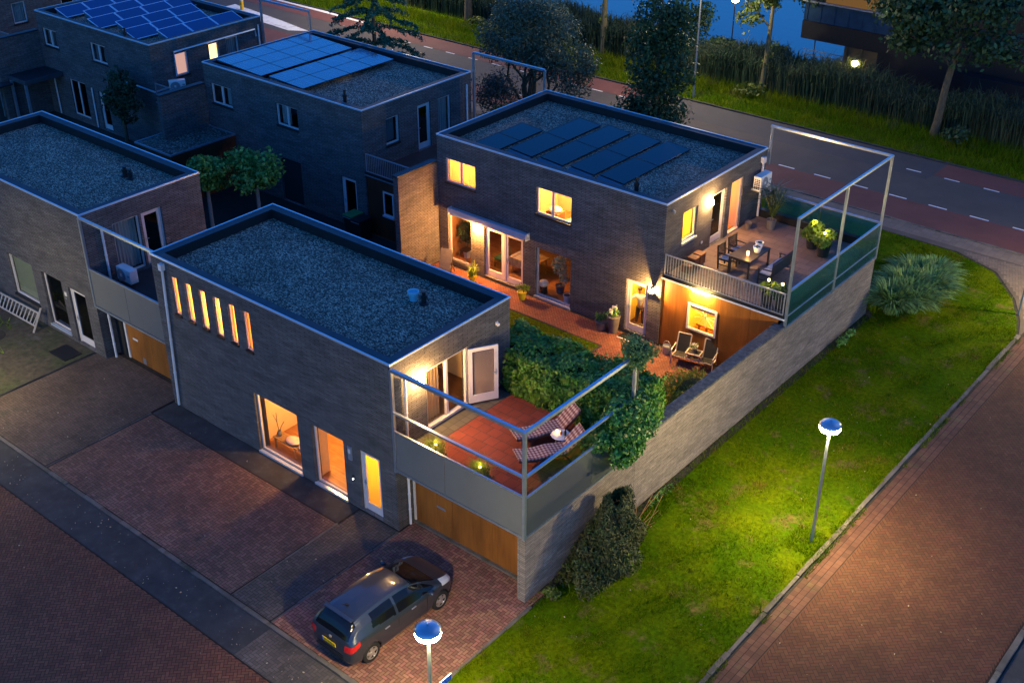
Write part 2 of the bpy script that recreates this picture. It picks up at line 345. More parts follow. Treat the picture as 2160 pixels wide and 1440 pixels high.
def unit(a): return a/np.maximum(np.linalg.norm(a, axis=1, keepdims=True), 1e-6)
def leaf_quads(P, size, out=None, droop=.2, asp=.5, al=.9):
    n = len(P); nrm = rng.normal(size=(n, 3))
    if out is not None: nrm = nrm*.75+out*al
    nrm[:, 2] += .35; nrm = unit(nrm)
    t = unit(np.cross(nrm, rng.normal(size=(n, 3)))); t[:, 2] -= droop; t = unit(t); b = unit(np.cross(nrm, t))
    s = (size*(.6+.8*rng.random(n)))[:, None]
    return np.stack([P-t*s*.5, P+b*s*asp*.5, P+t*s*.5, P-b*s*asp*.5], 1)
def crown_pts(c, r, n, k=14, cr=.42, fill=.5):
    c = np.array(c); r = np.array(r); d = unit(rng.normal(size=(k, 3)))
    cc = d*(.35+.4*rng.random((k, 1))); w = .7+.6*rng.random(k)
    idx = rng.choice(k, n, p=w/w.sum()); dd = unit(rng.normal(size=(n, 3)))
    rr = (fill+(1-fill)*rng.random((n, 1)))*cr*(.75+.5*rng.random((k, 1)))[idx]
    return c+(cc[idx]+dd*rr)*r, dd
def crown(name, c, r, n, size, m, parent, k=14, cr=.42, fill=.45, asp=.5, droop=.2):
    P, d = crown_pts(c, r, n, k, cr, fill)
    return np_build(name, leaf_quads(P, size, d, droop, asp), 4, m, parent)
def blades(xy, z, h, w, lean, m, name, parent=None, segs=1):
    n = len(xy); a = rng.random(n)*2*PI; hh = np.asarray(h)*(.55+.7*rng.random(n)); ln = lean*(.3+rng.random(n))*hh
    b = rng.random(n)*2*PI
    base = np.stack([xy[:, 0], xy[:, 1], np.full(n, z)+np.zeros(n)], 1)
    side = np.stack([np.cos(a), np.sin(a), 0*a], 1)*(w*(.6+.7*rng.random(n)))[:, None]*.5
    dirv = np.stack([np.cos(b), np.sin(b), 0*b], 1)
    tip = base+dirv*ln[:, None]+np.stack([0*a, 0*a, hh], 1)
    if segs == 1: return np_build(name, np.stack([base-side, base+side, tip], 1), 3, m, parent)
    mid = base+dirv*(ln*.28)[:, None]+np.stack([0*a, 0*a, hh*.75], 1)
    tip = base+dirv*(ln*1.0)[:, None]+np.stack([0*a, 0*a, hh*(.95-.35*rng.random(n))], 1)
    q = np.stack([base-side, base+side, mid+side*.8, mid-side*.8, mid-side*.8, mid+side*.8, tip+side*.12, tip-side*.12], 1)
    return np_build(name, q, 4, m, parent)

def inpoly(x, y, poly):
    r = np.zeros(len(x), bool); j = len(poly)-1
    for i in range(len(poly)):
        xi, yi = poly[i]; xj, yj = poly[j]
        c = ((yi > y) != (yj > y)) & (x < (xj-xi)*(y-yi)/(yj-yi+1e-9)+xi); r ^= c; j = i
    return r
def scatter(poly, n):
    p = np.array(poly); lo = p.min(0); hi = p.max(0); out = []
    while sum(map(len, out)) < n:
        q = lo+(hi-lo)*rng.random((n, 2)); out.append(q[inpoly(q[:, 0], q[:, 1], poly)])
    return np.concatenate(out)[:n]
def sheet(name, poly, z, m, kind='structure', parent=None):
    b = MB(); b.add([(x, y, z) for x, y in poly], [tuple(range(len(poly)))]); o = b.build(name, m, parent)
    if kind and parent is None: o['kind'] = kind
    return o
def herring(name, poly, W, ang, z, m, gap=.012, parent=None):
    p = np.array(poly); c = p.mean(0); rr = np.abs(p-c).max()*1.5; n = int(rr/W)+2
    ca, sa = math.cos(ang), math.sin(ang); g = gap/2
    I, J = np.meshgrid(np.arange(-n, n), np.arange(-n, n)); I = I.ravel(); J = J.ravel(); k = (I-J) % 4
    def mk(sel, lx, ly):
        x0 = I[sel]*W+g; y0 = J[sel]*W+g; x1 = (I[sel]+lx)*W-g; y1 = (J[sel]+ly)*W-g
        return np.stack([np.stack([x0, y0], 1), np.stack([x1, y0], 1), np.stack([x1, y1], 1), np.stack([x0, y1], 1)], 1)
    q = np.concatenate([mk(k == 0, 2, 1), mk(k == 3, 1, 2)])
    q = np.stack([q[..., 0]*ca-q[..., 1]*sa+c[0], q[..., 0]*sa+q[..., 1]*ca+c[1]], -1)
    isrect = len(poly) == 4 and len({round(v[0], 4) for v in poly}) == 2
    if isrect:
        keep = np.zeros(len(q), bool); cn = q.mean(1); keep = inpoly(cn[:, 0], cn[:, 1], poly)
        for i in range(4): keep |= inpoly(q[:, i, 0], q[:, i, 1], poly)
        lo, hi = p.min(0), p.max(0); q = np.clip(q[keep], lo, hi)
        e1 = np.abs((q[:, 2, 0]-q[:, 0, 0])*(q[:, 3, 1]-q[:, 1, 1])-(q[:, 2, 1]-q[:, 0, 1])*(q[:, 3, 0]-q[:, 1, 0])); q = q[e1 > .0015]
    else:
        keep = np.ones(len(q), bool)
        for i in range(4): keep &= inpoly(q[:, i, 0], q[:, i, 1], poly)
        q = q[keep]
    z4 = z+(rng.random((len(q), 1, 1))-.5)*.003
    o = np_build(name, np.concatenate([q, np.broadcast_to(z4, (len(q), 4, 1))], -1), 4, m, parent)
    if parent is None: o['kind'] = 'structure'
    return o
def tiles(name, x0, x1, y0, y1, lx, ly, z, m, gap=.012, parent=None, stagger=0.):
    q = []; j = 0; y = y0
    while y < y1-.02:
        x = x0-(stagger*lx if j % 2 else 0)
        while x < x1-.02:
            a, b = max(x, x0), min(x+lx, x1)
            if b-a > .05: q.append([(a+gap/2, y+gap/2, z), (b-gap/2, y+gap/2, z), (b-gap/2, min(y+ly, y1)-gap/2, z), (a+gap/2, min(y+ly, y1)-gap/2, z)])
            x += lx
        y += ly; j += 1
    o = np_build(name, np.array(q), 4, m, parent)
    if parent is None: o['kind'] = 'structure'
    return o
EXPOSURE = 2.95
# ------------------------------------------------------------------ ground
struct = lambda n, poly, z, m: sheet(n, poly, z, m)
def rect(x0, x1, y0, y1): return [(x0, y0), (x1, y0), (x1, y1), (x0, y1)]
struct('ground', rect(-500, 500, -500, 500), -.03, 'soil')
GV = [(5.3, -16), (10.42, -16), (10.42, 24.3), (10.0, 25.6), (9.2, 27.3), (7.7, 29.3), (5.6, 30.2), (1.8, 30.3), (-9, 30.2), (-9, 22.6), (5.0, 22.6), (5.3, 22.2)]
struct('grass_verge', GV, .0, 'grassb')
# brick street on the right
ST = [(10.62, -16), (16.3, -16), (16.3, 30.6), (9.9, 30.6), (10.3, 27.5), (10.62, 25)]
struct('street', ST, -.012, 'mortar')
herring('street_paving', [(11.25, -12), (16.25, -12), (16.25, 24.5), (11.25, 24.5)], .115, rad(45), -.004, 'brickR')
b = MB()
for i in range(3):
    y = -12
    while y < 24.4: b.quad((10.64+i*.2, y, -.004), (10.82+i*.2, y, -.004), (10.82+i*.2, y+.2, -.004), (10.64+i*.2, y+.2, -.004)); y += .207
tag(b.build('street_gutter', mat('gutter_brick', (.11, .048, .03), .85, isl=.2, var=.3, vs=.8, c3=(.1, .075, .03), vs3=.9)), kind='structure')
struct('asphalt_strip', rect(16.5, 30, -16, 31), -.008, 'dirt')
def kerb(name, x0, x1, y0, y1, z0=-.03, z1=.05, seg=1.0, m='kerb'):
    b = MB()
    if abs(x1-x0) > abs(y1-y0):
        x = x0
        while x < x1-.05: b.box(x, min(x+seg, x1)-.012, y0+R.uniform(-.012, .012), y1+R.uniform(-.012, .012), z0, z1+R.uniform(-.012, .012)); x += seg
    else:
        y = y0
        while y < y1-.05: b.box(x0+R.uniform(-.02, .02), x1+R.uniform(-.02, .02), y, min(y+seg, y1)-.012, z0, z1+R.uniform(-.015, .012)); y += seg
    return tag(b.build(name, m, bevel=.012), kind='structure')
kerb('kerb', 10.42, 10.56, -16, 24.4); kerb('kerb', 16.3, 16.46, -16, 30)
# left street, gutter strip, bays
struct('street', rect(-45, 10.4, -40, -6.62), -.012, 'mortar')
herring('street_paving', rect(-21, 7, -16, -6.64), .1, rad(45), -.004, 'brickL', gap=.014)
struct('gutter_strip', rect(-45, 8, -6.6, -5.32), -.006, 'dirt')
herring('gutter_strip_paving', rect(.2, 8, -6.6, -5.34), .1, 0, -.001, 'brickG')
kerb('kerb', -45, 5.2, -5.3, -5.16, z1=.02)
struct('parking_bay', rect(-11.35, -1.75, -5.14, -.95), -.006, 'mortar'); herring('parking_bay_paving', rect(-11.3, -1.78, -5.12, -1.0), .105, 0, .0, 'brickB')
struct('path', rect(-1.68, -.02, -5.14, -.02), -.004, 'mortarG'); herring('path_paving', rect(-1.68, -.04, -5.12, -.06), .1, 0, .001, 'brickG')
struct('driveway', rect(.06, 5.2, -5.14, .68), -.006, 'mortar'); herring('driveway_paving', rect(.06, 5.2, -5.14, .68), .1, 0, .0, 'brickD')
kerb('bay_edge', -1.75, -1.69, -5.14, -.95, z1=.01); kerb('bay_edge', -.02, .05, -5.14, -.05, z1=.012); kerb('bay_edge', 5.2, 5.29, -5.14, 0, z1=.02); kerb('bay_edge', -11.42, -11.36, -5.14, -.95, z1=.01)
struct('soil_strip', rect(-11.35, -1.75, -.94, -.02), .0, 'dirt')
struct('driveway', rect(-16.6, -11.44, -5.14, .7), -.005, 'mortarG'); herring('driveway_paving', rect(-16.5, -11.46, -5.12, .68), .1, 0, .001, mat('mossy_brown_paver', (.11, .078, .06), .9, isl=.18, var=.35, vs=.5, c3=(.04, .045, .03), vs3=.5))
struct('front_garden', rect(-30, -16.7, -5.14, .2), -.004, mat('mossy_garden_soil', (.07, .06, .04), .95, c2=(.05, .06, .025), vs2=.7, var=.4, vs=4, c3=(.11, .1, .085), vs3=.9, bump=.4))
kerb('bay_edge', -16.66, -16.58, -5.14, .2, z1=.03, m='dirt')
# yard behind the front house
struct('yard', rect(-27, 4.9, 5.4, 14.6), -.008, 'mortar'); herring('yard_paving', [(-11.7, 7), (4.6, 7), (4.6, 14.55), (-11.7, 14.55)], .1, rad(45), .0, 'brickY')
struct('lawn', rect(-9.5, -1.85, 9.2, 13.1), .012, 'grassb'); np_l = scatter(rect(-9.5, -1.87, 9.2, 13.08), 26000)
tag(blades(np_l, .012, .05, .014, .5, 'lawnb', 'lawn_grass'), kind='stuff')
kerb('lawn_edging', -9.5, -1.78, 13.1, 13.17, z1=.03, m='dirt'); kerb('lawn_edging', -1.85, -1.78, 9.2, 13.1, z1=.03, m='dirt')
struct('planting_bed', [(2.2, 7.2), (4.64, 7.2), (4.64, 11.6), (3.3, 11.3), (2.4, 9.6)], .02, 'soil')
# road at the back
struct('road', rect(-140, 120, 31.95, 40.3), -.01, 'asphalt')
struct('cycle_lane', rect(-140, 120, 32.0, 34.42), -.002, 'lane')
struct('cycle_lane', rect(-140, -17.6, 38.4, 40.25), -.002, 'lane'); struct('cycle_lane', rect(1.2, 120, 38.4, 40.25), -.002, 'lane')
struct('road_patch', rect(-17.5, 1.1, 37.6, 40.25), -.003, 'asphalt2')
b = MB()
for i in range(-34, 12):
    x = -5.69+2.06*i
    if x > -42: b.quad((x, 34.46, .004), (x+.92, 34.46, .004), (x+.92, 34.57, .004), (x, 34.57, .004))
    x = -.24+2.05*i
    if -40 < x < -17 or x > -1: b.quad((x, 38.26, .004), (x+.8, 38.26, .004), (x+.8, 38.36, .004), (x, 38.36, .004))
tag(b.build('road_marking', 'paint'), kind='structure')
b = MB(); b.add([(x, y, .005) for x, y in ((-60, 40.7), (-51, 40.55), (-42.2, 39.95), (-42.2, 39.75), (-51, 40.0), (-60, 40.1))], [(0, 1, 4, 5), (1, 2, 3, 4)]); tag(b.build('road_marking', 'paint'), kind='structure')
b = MB(); b.add([(x, y, .005) for x, y in ((-54, 37.2), (-50.5, 36.75), (-47.5, 36.35), (-44.0, 35.75), (-45.3, 34.95), (-48.5, 35.2), (-54, 35.9))], [(0, 1, 2, 3, 4, 5, 6)]); tag(b.build('road_marking', mat('worn_white_paint', (.72, .7, .66), .7, c2=(.35, .32, .3), vs2=1.6, th=(.5, .75))), kind='structure')
kerb('kerb', -60, 60, 40.3, 40.42, z1=.07, m='dirt'); kerb('kerb', -60, 60, 31.8, 31.94, z1=.03)
struct('sidewalk', [(-60, 30.35), (1.9, 30.35), (5.7, 30.3), (7.8, 29.4), (9.3, 27.4), (10.1, 25.7), (10.5, 24.4), (10.6, 25), (10.3, 27.5), (9.9, 30.7), (60, 30.7), (60, 31.8), (-60, 31.8)], -.008, mat('sidewalk_bed', (.1, .08, .062), .9, var=.2, vs=.7))
tiles('sidewalk_paving', -40, 22, 30.75, 31.78, .3, .3, -.002, 'walk', gap=.01)
np_w = [(5.8, 30.3), (7.9, 29.4), (9.4, 27.4), (10.2, 25.7), (10.5, 25), (10.3, 27.5), (9.9, 30.7), (5.8, 30.7)]
herring('sidewalk_paving', np_w, .12, rad(20), -.002, 'walk')
struct('grass_verge', rect(-120, 100, 40.42, 45.5), .0, 'grassb'); struct('bank', rect(-120, 100, 45.5, 47.6), -.02, 'soil')
struct('water', rect(-140, -7, 47.6, 160), -.012, 'water')
# ------------------------------------------------------------------ grass
def lawn_h(xy): return .03+.05*rng.random(len(xy))
g = scatter(GV, 150000); q = np.sin(g[:, 0]*1.9+np.sin(g[:, 1]*.7)*2)*np.sin(g[:, 1]*1.3+np.sin(g[:, 0]*1.1)*2)+.6*np.sin(g[:, 0]*5.1+g[:, 1]*3.3)*np.sin(g[:, 1]*4.7)
g = g[rng.random(len(g)) < .72+.35*q]; q = np.sin(g[:, 0]*1.9+np.sin(g[:, 1]*.7)*2)*np.sin(g[:, 1]*1.3+np.sin(g[:, 0]*1.1)*2)+.6*np.sin(g[:, 0]*5.1+g[:, 1]*3.3)*np.sin(g[:, 1]*4.7)
tag(blades(g, 0., np.clip(.07+.05*q, .03, .16), .018, 1.2, 'blade', 'grass'), kind='stuff')
ct = scatter(GV, 260); g = np.repeat(ct, 26, 0)+rng.normal(size=(260*26, 2))*.09; tag(blades(g, 0., .15, .02, 1.3, 'verge', 'grass_tufts'), kind='stuff')
gk = scatter(rect(10.28, 10.72, -9, 24), 9000); gk = gk[np.sin(gk[:, 1]*2.1)+np.sin(gk[:, 1]*.83+1)+np.sin(gk[:, 1]*5.3)*.6 > .3]
g = np.concatenate([scatter(rect(5.02, 5.35, 0, 22), 2200), gk, scatter(rect(5.3, 5.9, 4.5, 8), 900), scatter(rect(9.4, 10.7, 6.9, 8.2), 1500)])
tag(blades(g, 0., .12, .018, .8, 'blade', 'edge_grass'), kind='stuff')
g = scatter(rect(-62, 14, 40.5, 44.2), 60000); g = g[rng.random(len(g)) < .75]
tag(blades(g, 0., .3, .03, .8, 'verge', 'verge_grass'), kind='stuff')
g = scatter(rect(-62, 14, 42.6, 44.6), 16000); tag(blades(g, 0., .55, .04, .6, 'verge', 'tall_verge_grass'), kind='stuff')
g = np.concatenate([scatter(rect(-34, 16, 44.4, 47.6), 36000), scatter(rect(-64, -34, 45.2, 47.6), 9000)])
h = 2.15+.5*np.sin(g[:, 0]*.6)*np.cos(g[:, 0]*.23+1)
tag(blades(g, -.05, h, .06, .28, 'reed', 'reed_bank', segs=2), kind='stuff')
fl = np.concatenate([scatter(rect(-14, 6, -6.5, -5.4), 170), scatter(rect(-15, 5, -5, -.5), 120), scatter(rect(-14, 4, -12, -7), 60), scatter(rect(11, 16, -6, 22), 90), scatter(GV, 260)])
fl = np.concatenate([fl, np.full((len(fl), 1), .02)], 1); fl[-260:, 2] = .07
tag(np_build('fallen_leaves', leaf_quads(fl, .055, None, 0, .6), 4, mat('dry_leaf', (.34, .27, .17), .8, isl=.6)), kind='stuff')
g = scatter(rect(-22.5, -19.2, -2.6, .0), 500); g = g[((g[:, 0]+20.9)**2+(g[:, 1]+1.7)**2 > .5)]
g = g[np.sin(g[:, 0]*2.3)+np.cos(g[:, 1]*2.9+g[:, 0]) > .35]
tag(blades(g, 0, .22, .05, .9, 'lime', 'garden_weeds'), kind='stuff')

# ------------------------------------------------------------------ building helpers
def P3(F, a, d, z):
    k, p = F
    return {'y-': (a, p+d, z), 'y+': (a, p-d, z), 'x+': (p-d, a, z), 'x-': (p+d, a, z)}[k]
def fbox(mb, F, a0, a1, d0, d1, z0, z1):
    p = P3(F, a0, d0, z0); q = P3(F, a1, d1, z1); return mb.box(p[0], q[0], p[1], q[1], p[2], q[2])
def wall(mb, F, a0, a1, z0, z1, holes=(), t=.28, caps=True):
    A = sorted({a0, a1, *[h[0] for h in holes], *[h[1] for h in holes]}); Z = sorted({z0, z1, *[h[2] for h in holes], *[h[3] for h in holes]})
    for i in range(len(A)-1):
        for j in range(len(Z)-1):
            ca, cz = (A[i]+A[i+1])/2, (Z[j]+Z[j+1])/2
            if any(h[0] < ca < h[1] and h[2] < cz < h[3] for h in holes): continue
            for d in (0, t): mb.quad(P3(F, A[i], d, Z[j]), P3(F, A[i+1], d, Z[j]), P3(F, A[i+1], d, Z[j+1]), P3(F, A[i], d, Z[j+1]))
    for h in holes:
        for a in h[:2]: mb.quad(P3(F, a, 0, h[2]), P3(F, a, t, h[2]), P3(F, a, t, h[3]), P3(F, a, 0, h[3]))
        for z in h[2:4]: mb.quad(P3(F, h[0], 0, z), P3(F, h[1], 0, z), P3(F, h[1], t, z), P3(F, h[0], t, z))
    mb.quad(P3(F, a0, 0, z1), P3(F, a1, 0, z1), P3(F, a1, t, z1), P3(F, a0, t, z1))
    if caps:
        for a in (a0, a1): mb.quad(P3(F, a, 0, z0), P3(F, a, t, z0), P3(F, a, t, z1), P3(F, a, 0, z1))
def window(root, F, a0, a1, z0, z1, n=1, pane='gdark', fw=.07, inset=.08, sill=True, splits=None, low=0., fm='frame'):
    b = MB(); d0, d1 = inset, inset+.07; e = .004
    fbox(b, F, a0-e, a0+fw, d0, d1, z0-e, z1+e); fbox(b, F, a1-fw, a1+e, d0, d1, z0-e, z1+e)
    fbox(b, F, a0+fw, a1-fw, d0, d1, z0-e, z0+fw); fbox(b, F, a0+fw, a1-fw, d0, d1, z1-fw, z1+e)
    ed = [a0+fw]
    for i in range(1, n):
        a = splits[i-1] if splits else a0+(a1-a0)*i/n
        fbox(b, F, a-.05, a+.05, d0-.01, d1, z0+fw, z1-fw); ed += [a-.05, a+.05]
    ed.append(a1-fw)
    w = b.build('window', fm, root)
    for i in range(n):
        q = MB(); fbox(q, F, ed[2*i]-e, ed[2*i+1]+e, d0+.03, d0+.042, z0+fw-e, z1-fw+e); q.build('pane', pane, w)
    if sill: q = MB(); fbox(q, F, a0-.03, a1+.03, -.045, .075, z0-.075, z0+.003); q.build('sill', 'trim' if sill == 2 else 'black', w)
    return w
def door(root, F, a0, a1, z0, z1, pane='gdark', hs=0, low=.28, inset=.09, fm='frame', name='door', st=.11, handle=True):
    b = MB(); e = .004; d0, d1 = inset, inset+.07
    fbox(b, F, a0-e, a0+.06, d0, d1+.02, z0, z1+e); fbox(b, F, a1-.06, a1+e, d0, d1+.02, z0, z1+e); fbox(b, F, a0+.06, a1-.06, d0, d1+.02, z1-.06, z1+e)
    i0, i1 = a0+.065, a1-.065
    fbox(b, F, i0, i0+st, d0+.015, d1+.01, z0+.02, z1-.065); fbox(b, F, i1-st, i1, d0+.015, d1+.01, z0+.02, z1-.065)
    fbox(b, F, i0+st, i1-st, d0+.015, d1+.01, z0+.02, z0+.02+low); fbox(b, F, i0+st, i1-st, d0+.015, d1+.01, z1-.065-st, z1-.065)
    dr = b.build(name, fm, root)
    q = MB(); fbox(q, F, i0+st-e, i1-st+e, d0+.04, d0+.052, z0+.02+low-e, z1-.065-st+e); q.build('pane', pane, dr)
    if handle:
        a = (i0+.05) if hs == 0 else (i1-.05); s = 1 if hs == 0 else -1
        q = MB(); fbox(q, F, a-.018, a+.018, d0+.0, d0+.016, z0+.95, z0+1.15); q.bar(P3(F, a, d0-.03, z0+1.08), P3(F, a+.11*s, d0-.03, z0+1.08), .022); q.bar(P3(F, a, d0+.01, z0+1.08), P3(F, a, d0-.04, z0+1.08), .02)
        q.build('handle', 'steel', dr)
    return dr
def room(root, F, a0, a1, depth, z0, z1, wm, fm, light=None, lc=(1, .66, .28), side=(True, True), lp=None):
    d0 = .283; b = MB()
    b.quad(P3(F, a0, depth, z0), P3(F, a1, depth, z0), P3(F, a1, depth, z1), P3(F, a0, depth, z1))
    b.quad(P3(F, a0, d0, z0), P3(F, a0, depth, z0), P3(F, a0, depth, z1), P3(F, a0, d0, z1)); b.quad(P3(F, a1, d0, z0), P3(F, a1, depth, z0), P3(F, a1, depth, z1), P3(F, a1, d0, z1))
    b.quad(P3(F, a0, d0, z1), P3(F, a1, d0, z1), P3(F, a1, depth, z1), P3(F, a0, depth, z1))
    b.build('room_wall', wm, root)
    b = MB(); b.quad(P3(F, a0, d0, z0), P3(F, a1, d0, z0), P3(F, a1, depth, z0), P3(F, a0, depth, z0)); b.build('room_floor', fm, root)
    if light:
        p = lp or P3(F, (a0+a1)/2, depth*.6, z1-.35); point(p, light, lc, .15, root, 'room_light')
def house(name, label, x0, x1, y0, y1, H, fh, rh, sky=None, gm='gravel', brick='brick', lh=()):
    root = thing(name, label, 'house', ((x0+x1)/2, (y0+y1)/2, 0))
    root['group'] = 'flat roofed brick houses'
    b = MB(); t = .28
    wall(b, ('y-', y0), x0, x1, 0, H-.05, fh); wall(b, ('y+', y1), x0, x1, 0, H-.05)
    wall(b, ('x+', x1), y0+t, y1-t, 0, H-.05, rh, caps=False); wall(b, ('x-', x0), y0+t, y1-t, 0, H-.05, lh, caps=False)
    b.build('wall', brick, root)
    b = MB(); g0, g1 = .05, .34
    def ring(o, z): return [(x0+o, y0+o, z), (x1-o, y0+o, z), (x1-o, y1-o, z), (x0+o, y1-o, z)]
    for r0, r1 in ((ring(g0, H-.012), ring(g1, H-.022)), (ring(g1, H-.022), ring(g1+.05, H-.3))):
        for i in range(4): j = (i+1) % 4; b.quad(r0[i], r0[j], r1[j], r1[i])
    b.f = b.f[:4]; b.build('parapet', 'parapet', root); b = MB()
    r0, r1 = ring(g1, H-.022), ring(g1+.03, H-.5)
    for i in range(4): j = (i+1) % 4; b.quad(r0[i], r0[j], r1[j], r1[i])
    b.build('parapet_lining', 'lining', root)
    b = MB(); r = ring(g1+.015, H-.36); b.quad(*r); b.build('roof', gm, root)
    b = MB(); w = .034; e = .016
    b.box(x0-e, x1+e, y0-e, y0+w-.005, H-.055, H+.006); b.box(x0-e, x1+e, y1-w+.005, y1+e, H-.055, H+.006)
    b.box(x0-e, x0+w-.005, y0+w-.005, y1-w+.005, H-.055, H+.006); b.box(x1-w+.005, x1+e, y0+w-.005, y1-w+.005, H-.055, H+.006)
    b.build('roof_trim', 'trim', root)
    b = MB(); b.quad(*[(x, y, 2.8) for x, y in ((x0+t, y0+t), (x1-t, y0+t), (x1-t, y1-t), (x0+t, y1-t))]); b.build('storey_floor', 'dark', root)
    return root
def pipe(root, pts, r=.045, name='drainpipe', m='pipe', hopper=True):
    b = MB(); b.tube(pts, r, 8)
    p = Vector(pts[0]); q = Vector(pts[-1]); n = 4
    for i in range(1, n): c = p.lerp(q, i/n); b.cyl(c-Vector((0, 0, .02)), c+Vector((0, 0, .02)), r+.012, n=8)
    if hopper: b.obox((p.x, p.y, p.z+.1), (.17, .17, .24))
    return b.build(name, m, root, smooth=True)
def curtain(root, F, a0, a1, d, z0, z1, m, name='curtain', amp=.03, per=.14):
    n = max(6, int((a1-a0)/per*6)); b = MB()
    P = [(a0+(a1-a0)*i/n, d+amp*math.sin(2*PI*(a1-a0)*i/n/per)) for i in range(n+1)]
    for i in range(n): b.quad(P3(F, P[i][0], P[i][1], z0), P3(F, P[i+1][0], P[i+1][1], z0), P3(F, P[i+1][0], P[i+1][1], z1), P3(F, P[i][0], P[i][1], z1))
    return b.build(name, m, root, smooth=True)
def slab(root, name, x0, x1, y0, y1, z0, z1, m): b = MB(); b.box(x0, x1, y0, y1, z0, z1); return b.build(name, m, root)
def railing(root, x0, x1, y, z0, z1, sp=.115, name='railing'):
    b = MB(); b.bar((x0, y, z1), (x1, y, z1), .045); b.bar((x0, y, z0), (x1, y, z0), .035)
    n = int((x1-x0)/sp)
    for i in range(n+1): x = x0+.02+(x1-x0-.04)*i/n; b.bar((x, y, z0), (x, y, z1), .04 if i in (0, n) else .016)
    return b.build(name, 'steeld', root)
# ------------------------------------------------------------------ HOUSE A (front, lit)
FA = ('y-', 0.); FAx = ('x+', 0.)
slits = [-10.14+.746*i for i in range(6)]
fh = [(c-.16, c+.16, 4.03, 5.46) for c in slits]+[(-6.55, -4.42, .08, 2.4), (-3.76, -2.28, .08, 2.36), (-1.6, -.67, .05, 2.37)]
A = house('brick_house', 'front brick house with six lit slit windows beside the parked car', -11.3, 0, 0, 5.35, 6., fh, [(1.46, 3.35, 2.98, 5.1)])
for c in slits: window(A, FA, c-.16, c+.16, 4.03, 5.46, pane='glass', fw=.03, inset=.05)
for c in slits: curtain(A, FA, c-.155, c+.155, .15, 4.04, 5.45, 'curtain', per=.16, amp=.012)
room(A, FA, -10.6, -5.9, 3.2, 2.95, 5.45, 'cream', 'floorw', 250, (1, .57, .19))
w = window(A, FA, -6.55, -4.42, .08, 2.4, pane='glass', inset=.12, sill=2, fw=.06); window(A, FA, -3.76, -2.28, .08, 2.36, pane='glass', inset=.12, sill=2, fw=.06)
room(A, FA, -6.85, -1.9, 3.1, .03, 2.6, 'cream', 'floorw', 50, (1, .57, .19), lp=(-4.6, 1.5, 2.35))
b = MB(); fbox(b, FA, -3.98, -3.9, .3, .75, .04, 2.58); b.build('partition', 'cream', A)
curtain(A, FA, -6.82, -6.4, .34, .06, 2.5, 'brownwall', amp=.03, per=.15)
d = door(A, FA, -1.6, -.67, .05, 2.37, pane='frost', hs=0); room(A, FA, -1.85, -.35, 2.2, .03, 2.6, 'yellow', 'floord', 24, (1, .72, .2))
# side wall openings onto the terrace
b = MB(); F = FAx
fbox(b, F, 1.45, 1.53, .06, .15, 2.97, 5.105); fbox(b, F, 2.36, 2.46, .06, .15, 2.97, 5.02); fbox(b, F, 3.27, 3.354, .06, .15, 2.97, 5.105); fbox(b, F, 1.53, 3.27, .06, .15, 5.02, 5.105); fbox(b, F, 1.53, 3.27, .0, .15, 2.97, 3.06)
t = b.build('terrace_door', 'frame', A)
b = MB(); fbox(b, F, 1.526, 2.364, .1, .112, 3.055, 5.025); b.build('pane', 'glass', t)
b = MB(); h = Vector((.03, 3.3, 0)); u = Vector((.5, .87, 0)).normalized(); nn = Vector((u.y, -u.x, 0))
def leafbox(mb, s0, s1, z0, z1, th=.05):
    c = h+u*(s0+s1)/2; mb.obox((c.x, c.y, (z0+z1)/2), (s1-s0, th, z1-z0), math.atan2(u.y, u.x))
leafbox(b, 0, .13, 3.05, 5.02); leafbox(b, .85, .98, 3.05, 5.02); leafbox(b, .13, .85, 3.05, 3.33); leafbox(b, .13, .85, 4.9, 5.02)
t = b.build('open_door', 'frame', A)
b = MB(); leafbox(b, .125, .855, 3.325, 4.905, .012); b.build('pane', 'glass', t)
b = MB()
for i in range(44): c = h+u*.49-nn*.03; z = 3.36+i*.034; b.obox((c.x, c.y, z), (.7, .024, .004), math.atan2(u.y, u.x), rx=.5)
b.build('venetian_blind', mat('rush_blind', (.62, .48, .36), .8, transl=.4), t)
b = MB(); c = h+u*.9+nn*.05; b.bar((c.x, c.y, 4.05), (c.x-u.x*.12, c.y-u.y*.12, 4.05), .025); b.obox((c.x-nn.x*.02, c.y-nn.y*.02, 4.05), (.03, .02, .2), math.atan2(u.y, u.x)); b.build('handle', 'steel', t)
room(A, FAx, 1.0, 4.4, 3.4, 2.95, 5.45, 'cream', 'floord', 3, (1, .7, .4))
curtain(A, FAx, 1.55, 2.34, .36, 3.0, 5.05, mat('taupe_curtain', (.33, .24, .17), .9, transl=.3), amp=.02)
pipe(A, [(-10.62, -.07, 5.62), (-10.95, -.07, .1)]); pipe(A, [(.07, .5, 5.3), (.07, .5, 2.98)], hopper=False)
